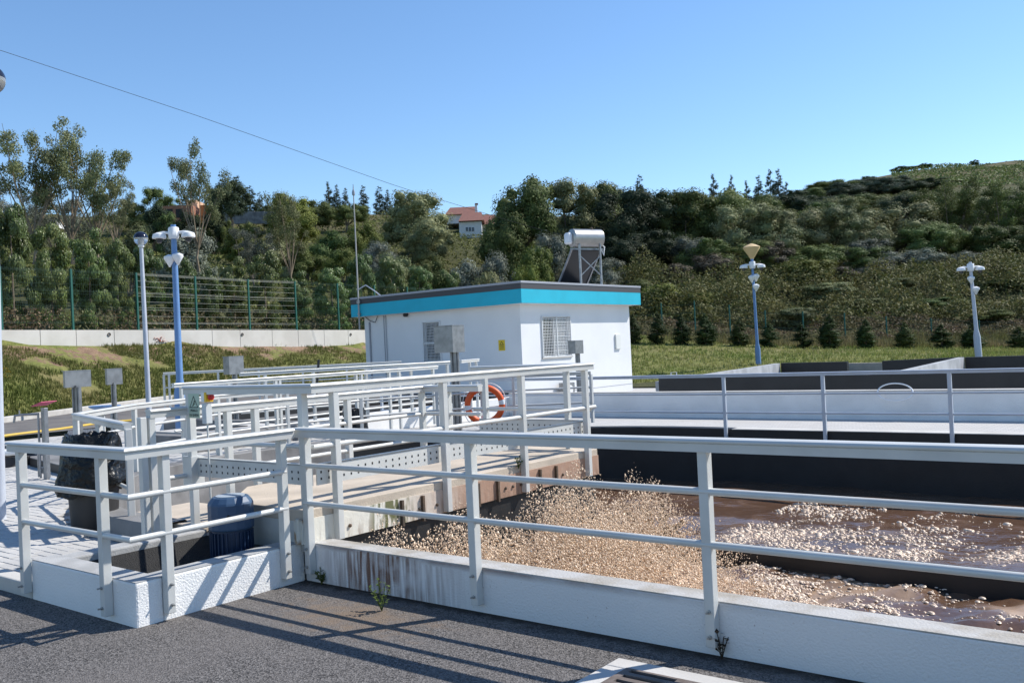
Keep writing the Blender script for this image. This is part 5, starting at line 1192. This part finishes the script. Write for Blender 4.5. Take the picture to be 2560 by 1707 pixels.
def bush(seed):
    random.seed(seed); cl = []
    for k in range(22):
        a = random.uniform(0, 6.28); zz = random.uniform(.1, .85); rmax = .5*math.sqrt(max(.05, 1-((zz-.35)/.62)**2)); r = rmax*random.uniform(.2, .85); s_ = random.uniform(.10, .18)
        cl.append(((r*math.cos(a), r*math.sin(a), zz), (s_, s_, s_*.8)))
    b = MB()
    for k in range(5):
        c_ = cl[k*3][0]; b.tube([(0, 0, -.05), (c_[0]*.4, c_[1]*.4, c_[2]*.5), c_], [.022, .014, .006], 5)
    return crown(cl, 8000, .031, 'crown', jit=.45, shell=.6, cen=(0, 0, .25)), b.mesh('trunk')
def sapling(seed):
    random.seed(seed); cl = []
    for k in range(15):
        zz = .06+.9*k/14; rm = .17*math.sin(math.pi*min(1, (zz+.12)/1.12)**.75)+.012
        for j in range(3): a = random.uniform(0, 6.28); cl.append(((rm*.55*math.cos(a), rm*.55*math.sin(a), zz), (rm*.62, rm*.62, .07)))
    b = MB(); b.tube([(0, 0, -.05), (0, 0, .9)], [.02, .005], 6); return crown(cl, 2200, .05, 'crown', asp=.28, jit=.4, core=.6), b.mesh('trunk')
def hedgecol(seed):
    random.seed(seed); cl = []
    for k in range(46):
        zz = random.uniform(.04, .97); a = random.uniform(0, 6.28); rm = .5*(1 if zz < .6 else math.sqrt(max(.03, 1-((zz-.6)/.42)**2))); r = rm*random.uniform(.35, .88); s_ = random.uniform(.11, .17)
        cl.append(((r*math.cos(a), r*math.sin(a), zz), (s_, s_, s_*.42)))
    b = MB(); b.tube([(0, 0, -.03), (0, 0, .8)], [.03, .01], 6); return crown(cl, 12000, .040, 'crown', asp=.5, jit=.45, shell=.62), b.mesh('trunk')
for nm, fn, n_ in (('broad', broad, 4), ('airy', airy, 3), ('conifer', conifer, 2), ('bush', bush, 3), ('sapling', sapling, 2), ('hedge', hedgecol, 3)):
    VAR[nm] = [fn(100+11*k+len(nm)) for k in range(n_)]
random.seed(55)
LM = {'olive': leafmat('leaf_olive', (.165, .185, .08), (.235, .245, .125)), 'green': leafmat('leaf_green', (.09, .125, .036), (.135, .165, .058)), 'lime': leafmat('leaf_lime', (.13, .17, .035), (.18, .21, .055)),
      'dark': leafmat('leaf_dark', (.032, .05, .026), (.05, .07, .035)), 'grey': leafmat('leaf_grey', (.15, .17, .125), (.21, .225, .18)), 'brown': leafmat('leaf_brown', (.11, .09, .065), (.14, .115, .08), trans=.15), 'hedge': leafmat('leaf_laurel', (.10, .145, .04), (.15, .185, .065), rough=.35, trans=.22, vscale=.8, spec=.3),
      'cyp': leafmat('leaf_cypress', (.035, .058, .018), (.055, .08, .025)), 'blue': leafmat('leaf_bluegreen', (.07, .095, .065), (.10, .125, .085))}
BARK = mat('bark', (.13, .10, .075), .9, col2=(.22, .18, .13), vscale=6); BARKP = mat('bark_pale', (.26, .20, .13), .85, col2=(.17, .13, .09), vscale=4)
def plant(kind, name, label, cat, u, ytop, d, wpx, lm, group, bark=BARK, var=None, ybase=None, sink=.3):
    base = terr(u, d); zt_ = gd(u, ytop, d)[2]; h = zt_-base[2]
    if ybase is not None: base[2] = gd(u, ybase, d)[2]; h = zt_-base[2]
    if h < .4: h = .4
    w_ = wpx/F_PX*d; cr_, tr_ = VAR[kind][random.randrange(len(VAR[kind])) if var is None else var]
    kx = {'conifer': .62, 'sapling': .36, 'airy': .9}.get(kind, 1.0)
    t = thing(name, label, cat, (base[0], base[1], base[2]-sink*.3), group); t.rotation_euler = (0, 0, random.uniform(0, 6.28))
    o = link('crown', cr_, t, M=LM[lm]); o.scale = (w_/kx, w_/kx, h/.98); o2 = link('trunk', tr_, t, M=bark); o2.scale = (w_/kx, w_/kx, h)
    return t
G_H = 'clipped laurel columns behind the fence'
HL = 'dense dark green laurel column growing behind the green mesh fence'
for u, yt, w_ in ((-150, 520, 150), (-60, 540, 130), (38, 508, 140), (135, 563, 120), (230, 556, 125), (300, 600, 95), (368, 612, 105), (455, 612, 110), (530, 660, 80), (590, 632, 105), (668, 628, 110), (745, 668, 105), (835, 672, 110), (910, 640, 100), (985, 650, 95), (1055, 668, 90), (1125, 675, 90), (1190, 680, 85), (1250, 690, 80)):
    d = dwall(u)+1.9; plant('hedge', 'laurel_column', HL, 'hedge', u, yt, d, w_*.84, 'hedge', G_H, ybase=836)
# tangled undergrowth at the fence foot and scrub behind
def scrub(name, label, region, n_, leaf, M, hmax, ns=.25, seed=1, asp=.5):
    P = []; (u0, u1, d0, d1) = region; c_ = 0
    us_ = RNG.uniform(u0, u1, n_); ds_ = d0+(d1-d0)*RNG.random(n_)
    P = terr_many(us_, ds_); hb = np.clip(fbm(P[:, 0], P[:, 1], ns, 3, seed)-.3, 0, 1)*hmax*1.9; P[:, 2] += hb*np.sqrt(RNG.random(n_))+.02
    nn = RNG.normal(size=(n_, 3))*.7+np.array([.1, -.25, .75]); nn /= np.linalg.norm(nn, axis=1)[:, None]
    V, Fq = leaf_quads(P, nn, leaf, asp); me = mesh_np(name, V, Fq); me.materials.append(M); o = link(name, me); o['kind'] = 'stuff'; tag(o, label, 'undergrowth'); return o
class _U: pass
def uwrap(u0, u1, d0f, d1f, n_):
    u = RNG.uniform(u0, u1, n_); d = np.array([random.uniform(d0f(q), d1f(q)) for q in u]); return terr_many(u, d)
P = uwrap(-300, 960, lambda u: dwall(u)+.3, lambda u: dwall(u)+2.6, 9000); P[:, 2] += RNG.random(len(P))**1.5*1.1
nn = RNG.normal(size=P.shape)+[0, 0, .5]; nn /= np.linalg.norm(nn, axis=1)[:, None]; V, Fq = leaf_quads(P, nn, .15); me = mesh_np('ground_ivy', V, Fq); me.materials.append(leafmat('leaf_ivy', (.13, .135, .06), (.20, .15, .09))); o = link('ground_ivy', me); o['kind'] = 'stuff'; tag(o, 'mixed ivy and dry weeds at the foot of the mesh fence', 'undergrowth')
scrub('bramble_slope', 'tangled bramble thicket covering the slope beyond the cypress row', (1500, 2760, 61, 80), 80000, .23, leafmat('leaf_bramble', (.10, .115, .035), (.19, .18, .07), island=.35, vscale=.5), 3.2, .34, 5)
scrub('hill_scrub', 'low mixed scrub under the trees of the right hillside', (1350, 2800, 78, 165), 45000, .34, leafmat('leaf_scrub', (.06, .075, .025), (.095, .10, .04), island=.3, vscale=.2), 1.1, .12, 9)
scrub('slope_scrub', 'olive green scrub and vines on the terraces behind the laurel columns', (-400, 1420, 62, 150), 55000, .36, leafmat('leaf_terrace', (.085, .105, .03), (.13, .15, .045), island=.3, vscale=.12), 1.3, .12, 13)
scrub('hilltop_scrub', 'dark gorse scattered over the bare brown hilltop', (2250, 2900, 175, 240), 14000, .6, LM['green'], 1.4, .09, 17)
scrub('dry_undergrowth', 'brownish dry undergrowth between the young cypresses and the brambles', (1560, 2700, 57.5, 62.5), 16000, .16, leafmat('leaf_dryund', (.15, .115, .07), (.13, .13, .05), island=.4, vscale=.6), 1.1, .4, 25)
# trees -------------------------------------------------------------------
CW = {'olive': 'olive green', 'green': 'mid green', 'lime': 'bright lime green', 'dark': 'blackish green', 'grey': 'silvery grey', 'brown': 'brown', 'blue': 'bluish green'}
def T(kind, u, yt, d, w_, lm, label, group=None, **k):
    nm = {'broad': 'broadleaf_tree', 'airy': 'airy_tree', 'conifer': 'conifer_tree', 'bush': 'shrub'}[kind]; return plant(kind, nm, label, 'shrub' if kind == 'bush' else 'tree', u, yt, d, w_, lm, group, **k)
random.seed(91)
GA = 'airy grey leaved trees behind the laurel columns'
LA = 'tall airy grey green tree with pale bare stems rising behind the laurel columns'
for u, yt, d, w_ in ((95, 290, 60, 190), (190, 300, 62, 170), (255, 320, 61, 170), (300, 430, 60, 120)): T('airy', u, yt, d, w_*1.3, 'olive', LA, GA, bark=BARKP, ybase=640)
for u, yt, d, w_ in ((60, 430, 66, 190), (-60, 450, 66, 180), (150, 470, 66, 160), (215, 500, 65, 150)): T('airy', u, yt, d, w_, 'grey', 'low wide grey leaved tree filling in below the tall pale stemmed trees', 'grey trees at the left', ybase=670)
T('airy', 505, 345, 60, 185, 'olive', 'single tall tree with a leaning pale trunk beside the dark pine', None, bark=BARKP, ybase=660, var=1)
T('airy', 735, 455, 62, 150, 'olive', 'loose grey green tree with one bare leaning stem above the fence', None, bark=BARKP, ybase=720, var=2)
T('airy', 640, 560, 60, 150, 'grey', 'low grey olive tree behind the laurel columns by the blue pole', None, ybase=720)
T('bush', 470, 560, 63, 190, 'grey', 'wide grey green shrub behind the twin camera pole')
T('bush', 330, 540, 64, 150, 'olive', 'rounded olive shrub right of the pale stemmed trees')
for u, yt in ((570, 448), (610, 440), (640, 465)): T('conifer', u, yt, 118, 80, 'dark', 'dark pine standing in a tight clump above the grey garden wall', 'dark pine clump', ybase=560)
T('broad', 592, 440, 100, 125, 'dark', 'dense black green round pine in the clump above the garden wall', ybase=565)
for u, yt, w_ in ((400, 465, 90), (440, 480, 90), (340, 500, 90)): T('broad', u, yt, 125, w_, 'green', 'dark round tree on the ridge left of the orange ruin', 'ridge trees by the ruin')
T('broad', 745, 480, 105, 150, 'lime', 'light green rounded tree above the loose grey tree')
for u, yt, w_ in ((665, 480, 40), (838, 455, 46), (858, 462, 40), (880, 470, 38), (925, 464, 44), (965, 466, 48), (985, 474, 36)): T('conifer', u, yt, 165, w_*1.2, 'blue', 'small pointed conifer on the skyline left of the house', 'skyline conifers left of the house', ybase=560)
for u, yt, w_ in ((800, 490, 110), (880, 500, 110), (700, 505, 90)): T('broad', u, yt, 125, w_, 'green', 'rounded dark tree on the ridge below the small conifers', 'ridge trees below the conifers')
for u, yt, d, w_ in ((830, 565, 85, 130), (910, 545, 88, 120), (780, 600, 80, 120), (700, 590, 80, 130), (610, 560, 92, 110), (960, 590, 82, 110), (870, 615, 78, 120)): c_ = random.choice(['olive', 'green', 'lime', 'grey']); T('bush', u, yt, d, w_, c_, CW[c_]+' rounded shrub on the terraces between mast and fence', 'terrace shrubs')
T('broad', 1050, 470, 98, 205, 'olive', 'large rounded olive green tree just left of the house'); T('broad', 1090, 545, 92, 140, 'olive', 'lower bushy tree partly hiding the left side of the house')
T('broad', 1310, 428, 92, 225, 'green', 'tall dark spreading tree just right of the house'); T('broad', 1275, 520, 88, 160, 'green', 'dark shaded tree under the tall spreading tree by the house')
T('broad', 1430, 445, 96, 180, 'olive', 'rounded olive tree above the solar heater'); T('broad', 1520, 455, 98, 170, 'green', 'dark olive tree right of the solar heater crown line')
for u, yt, d, w_, c_ in ((1000, 620, 74, 120, 'olive'), (1080, 630, 72, 120, 'green'), (1160, 640, 74, 130, 'grey'), (1250, 610, 74, 140, 'grey'), (1340, 590, 76, 120, 'lime'), (1390, 560, 80, 130, 'grey'), (1330, 640, 70, 110, 'lime'), (1220, 655, 70, 110, 'olive'), (1500, 640, 70, 130, 'grey'), (1450, 560, 84, 110, 'green')): T('bush', u, yt, d, w_, c_, CW[c_]+' bushy shrub on the slope behind the pump house roof', 'shrubs behind the pump house')
R1 = 'trees of the right wood'
def wood(lst, lm, label, group):
    for u, yt, d, w_ in lst: T('broad', u, yt, d, w_, lm if isinstance(lm, str) else random.choice(lm), label, group)
wood(((1585, 470, 88, 190), (1655, 450, 92, 230)), 'dark', 'near black shaded evergreen at the left end of the wood behind the heater', 'black evergreens')
wood(((1640, 560, 82, 190), (1560, 575, 80, 150)), 'dark', 'lower dark evergreen hanging over the left end of the brambles', 'low dark evergreens')
wood(((1725, 470, 90, 190), (1800, 462, 92, 210)), 'green', 'tall green tree next to the black evergreens', 'tall green trees')
wood(((1870, 500, 86, 200), (1945, 515, 85, 180), (2000, 525, 86, 170)), 'olive', 'light olive crowned tree in the middle of the wood', 'light middle trees')
wood(((2095, 505, 87, 200), (2150, 530, 85, 170)), 'olive', 'broad olive crowned tree right of the middle of the wood', 'olive trees of the wood')
wood(((2255, 505, 88, 230), (2320, 560, 84, 150)), ('green', 'olive'), 'wide dark green tree beside the eucalyptus', 'wide trees by the eucalyptus')
wood(((1770, 590, 80, 150), (1900, 600, 80, 150), (2050, 600, 80, 160), (2180, 610, 80, 150)), 'green', 'shadowy low tree under the light crowns of the wood', 'shadowy low trees')
for k in range(30):
    u = 1540+1180*k/29+random.uniform(-18, 18); d = random.uniform(104, 135); gr_ = np.interp(u, [1540, 1800, 2000, 2150, 2300, 2700], [470, 462, 488, 472, 470, 480]); T('broad', u, gr_+random.uniform(-6, 26), d, random.uniform(120, 170), (c_ := random.choice(['green', 'olive', 'dark', 'green'])), CW[c_]+' tree in the back rows of the wood below the skyline conifers', 'back rows of the wood')
L3 = 'tall thin eucalyptus with a ragged crown at the right end of the wood'
for u, yt, d, w_ in ((2390, 445, 90, 150), (2440, 430, 92, 160), (2520, 440, 90, 150), (2600, 450, 90, 150), (2345, 465, 91, 130)): T('airy', u, yt, d, w_*1.2, 'green', L3, 'eucalyptus at the right')
for u, yt, d, w_ in ((2375, 545, 86, 160), (2470, 560, 85, 170), (2560, 560, 85, 170), (2660, 560, 85, 170)): T('broad', u, yt, d, w_, 'green', 'dark rounded tree between the eucalyptus stems', 'trees under the eucalyptus')
L4 = 'pointed conifer breaking the skyline above the right wood'
for u, yt, w_ in ((1618, 438, 60), (1605, 480, 60), (1802, 436, 60), (1848, 438, 45), (1885, 452, 50), (1915, 440, 60), (1945, 424, 62), (1965, 424, 60), (1985, 455, 50)): T('conifer', u, yt, 165, w_, 'blue' if u > 1700 else 'dark', L4, 'skyline conifers above the wood', ybase=560)
L5 = 'far rounded tree on the shoulder of the bare hill'
for k in range(16):
    u = 1990+24*k+random.uniform(-8, 8); T('broad', u, np.interp(u, [1990, 2080, 2180, 2300, 2400], [478, 452, 440, 440, 452])+random.uniform(-4, 16), random.uniform(160, 190), random.uniform(80, 115), random.choice(['green', 'blue', 'dark']), L5, 'far trees on the hill shoulder')
for u, yt, d, w_ in ((2030, 468, 170, 110), (2100, 450, 180, 130), (2170, 445, 190, 120), (2240, 440, 195, 110), (2060, 500, 160, 120), (2150, 490, 165, 120), (2230, 480, 170, 120), (2310, 470, 175, 120), (2190, 438, 200, 60), (2300, 450, 185, 110), (2380, 455, 185, 100)): T('broad', u, yt, d, w_, random.choice(['green', 'blue']), L5, 'far trees on the hill shoulder')
for u, yt, w_ in ((2278, 414, 60), (2300, 412, 54), (2330, 405, 44), (2457, 398, 26)): T('broad', u, yt, 236, w_, 'green', 'tiny round tree on the bare hilltop skyline', 'hilltop trees')
LS = 'silver grey olive bush at the foot of the wood'
for u, yt, d, w_ in ((1745, 580, 86, 130), (1540, 640, 82, 110), (2170, 585, 86, 150), (2250, 620, 84, 130), (2320, 612, 84, 120), (2200, 640, 82, 130), (2430, 620, 84, 120)): T('bush', u, yt, d-5, w_, 'grey', LS, 'silver bushes at the foot of the wood')
for u, yt, d, w_ in ((1790, 625, 83, 120), (1930, 590, 86, 150), (1700, 655, 80, 120), (2480, 640, 82, 150), (2100, 660, 80, 120), (1860, 610, 86, 130)): T('bush', u, yt, d-5, w_, 'brown', 'bare brownish bush between the silver bushes and brambles', 'brown bushes')
for u, yt, d, w_, c_ in ((2010, 640, 74, 190, 'lime'), (2060, 700, 70, 170, 'olive'), (1650, 700, 66, 130, 'lime'), (1740, 720, 64, 110, 'lime'), (2230, 690, 72, 160, 'olive'), (2420, 700, 72, 170, 'olive'), (2540, 690, 72, 180, 'green'), (1880, 700, 72, 150, 'green'), (2330, 740, 66, 170, 'green'), (1590, 690, 68, 120, 'green'), (2150, 740, 66, 150, 'olive'), (2480, 770, 62, 150, 'green'), (1980, 760, 62, 130, 'olive')): T('bush', u, yt, d, w_, c_, CW[c_]+' scrub bush rising out of the bramble slope', 'bushes in the brambles')
LC = 'young dark cypress planted in the row along the field edge'
for u, yt, w_ in ((1585, 790, 40), (1645, 785, 44), (1705, 790, 44), (1765, 790, 52), (1850, 805, 46), (1922, 810, 46), (2005, 812, 46), (2075, 792, 52), (2165, 802, 46), (2262, 810, 50), (2355, 815, 54), (2432, 815, 54), (2548, 822, 56)): plant('sapling', 'young_cypress', LC, 'cypress', u, yt-8, 53.2, w_*1.15, 'cyp', 'young cypresses along the field')
LF = 'thin green fence post with wire behind the young cypresses'
ff = thing('field_fence', 'thin green wire fence on slim posts along the field edge', 'fence', tuple(terr(2000, 58)))
fp_ = []
for u, yt in ((1575, 770), (1657, 757), (1740, 752), (1827, 762), (1916, 775), (2010, 778), (2114, 782), (2218, 790), (2330, 795), (2450, 800), (2580, 805)):
    p = terr(u, 58.5); z = gd(u, yt, 58.5)[2]; fp_.append((p, z)); MB().tube([p-[0, 0, .2], (p[0], p[1], z)], .045, 6).build('post', M_GREENF, ff)
for (A, za), (B, zb_) in zip(fp_[:-1], fp_[1:]):
    h = MB()
    for k in (.15, .4, .65, .9): h.bar((A[0], A[1], A[2]+(za-A[2])*k), (B[0], B[1], B[2]+(zb_-B[2])*k), .015, .015)
    h.build('wire', M_MESH, ff)
# ================================================================ house, ruin, garden wall
M_TILE = mat('roof_tile', (.21, .085, .058), .8, col2=(.16, .068, .05), vscale=3, bump=.5, bscale=20); M_HW = mat('house_white', (.70, .69, .66), .8, var=.08)
def P2(u, py, d): return gd(u, py, d)
hd_ = 118.0; RT = np.array([rt[0], rt[1], 0]); FWD = np.array([fw[0], fw[1], 0]); FWD /= np.linalg.norm(FWD)
hb = gd(1182, 600, hd_); ppm = F_PX/hd_
hs = thing('red_roof_house', 'white house with red tiled roofs and a chimney among the trees', 'house', tuple(hb-[0, 0, 2]))
def hbox(u0, u1, v0, v1, dd, dep, M, nm, parent=hs):
    A = gd(u0, v1, dd); B = gd(u1, v0, dd); z0, z1 = A[2], B[2]; a = A*[1, 1, 0]; b_ = a+RT*((u1-u0)/F_PX*dd); b = MB(); b.extr([a+[0, 0, z0], b_+[0, 0, z0], b_+[0, 0, z1], a+[0, 0, z1]], FWD*dep); return b.build(nm, M, parent)
hbox(1150, 1206, 553, 612, hd_, 7, M_HW, 'wall'); hbox(1152, 1206, 594, 605, hd_-.15, .14, M_TAN, 'plinth')
hbox(1206, 1236, 560, 610, hd_+3, 7, mat('house_cream', (.75, .68, .52), .8), 'wall')
def roof(u0, u1, v_e, v_r, dd, dep, over, nm='roof'):
    A = gd(u0, v_e, dd-over); ze = A[2]; rz = gd(u0, v_r, dd+dep/2)[2]; a = A*[1, 1, 0]; w_ = (u1-u0)/F_PX*dd; b = MB(); n_ = FWD*(dep+2*over)
    p = [a+[0, 0, ze], a+RT*w_+[0, 0, ze], a+RT*w_*.88+n_*.5+[0, 0, rz], a+RT*w_*.12+n_*.5+[0, 0, rz], a+n_+[0, 0, ze], a+RT*w_+n_+[0, 0, ze]]
    b.add(p, [(0, 1, 2, 3), (5, 4, 3, 2), (1, 5, 2), (4, 0, 3), (0, 4, 5, 1)]); return b.build(nm, M_TILE, hs)
rf1 = roof(1146, 1210, 553, 533, hd_, 7, .5); roof(1204, 1242, 561, 538, hd_+3, 7, .5); hbox(1118, 1190, 535, 560, hd_+8, 6, M_HW, 'wall'); roof(1112, 1196, 537, 520, hd_+8, 6, .5)
hbox(1188, 1194, 510, 538, hd_+4, .5, M_HW, 'chimney', rf1); hbox(1187, 1195, 508, 511, hd_+3.9, .7, M_TILE, 'chimney_cap', rf1)
wi = hbox(1163, 1187, 567, 579, hd_-.06, .1, M_FR, 'window'); [hbox(1164.5+7.6*k, 1170.5+7.6*k, 568, 578, hd_-.09, .06, M_GLASS, 'pane', wi) for k in range(3)]
wi = hbox(1205.5, 1211, 575, 583, hd_+2.9, .1, M_FR, 'window'); hbox(1206.3, 1210, 576, 582, hd_+2.86, .06, M_GLASS, 'pane', wi)
hbox(1206, 1236, 597, 606, hd_+.5, 2.4, M_HW, 'terrace'); [hbox(1207+4.2*k, 1209+4.2*k, 586, 597, hd_+.5, .2, M_HW, 'baluster') for k in range(7)]; hbox(1206, 1236, 584.5, 586, hd_+.45, .3, M_HW, 'balustrade_rail')
rd_ = 115.0; ru = thing('orange_ruin', 'orange brick ruin with broken walls half hidden by trees', 'ruin', tuple(gd(465, 545, rd_)))
M_OR = mat('orange_brick', (.33, .15, .085), .85, col2=(.24, .12, .075), vscale=1.5)
hbox(405, 480, 512, 556, rd_, 6, M_OR, 'wall', ru); hbox(466, 490, 499, 520, rd_+2, 4, mat('pale_orange', (.62, .38, .24), .85), 'wall', ru); hbox(500, 528, 512, 552, rd_-1, 4, mat('bright_orange', (.62, .17, .05), .8), 'wall', ru); hbox(415, 432, 522, 545, rd_-.05, .04, M_DARKROOM, 'opening', ru); hbox(440, 455, 522, 545, rd_-.05, .04, M_DARKROOM, 'opening', ru)
for u, yt, w_ in ((398, 500, 90), (436, 518, 80), (486, 516, 70), (545, 508, 80), (515, 530, 80)): T('bush', u, yt, 104, w_, random.choice(['green', 'olive', 'dark']), 'dark shrub in front of the orange ruin', 'shrubs screening the ruin')
for u, yt, w_ in ((575, 540, 60), (640, 545, 70), (700, 540, 60)): T('bush', u, yt, 104, w_, 'green', 'green shrub at the foot of the garden wall', 'shrubs below the garden wall')
gw = thing('garden_wall', 'long grey garden wall below the dark pine clump', 'wall', tuple(gd(640, 546, 112)))
for k in range(6): hbox(562+25*k, 586.6+25*k, 527+.3*k, 560, 112, .4, M_CONC, 'wall_panel', gw)
hbox(112, 130, 550, 566, 100, 3, M_HW, 'wall', thing('white_shed', 'tiny white shed glimpsed between pale stems on the left slope', 'shed', tuple(gd(120, 566, 100))))
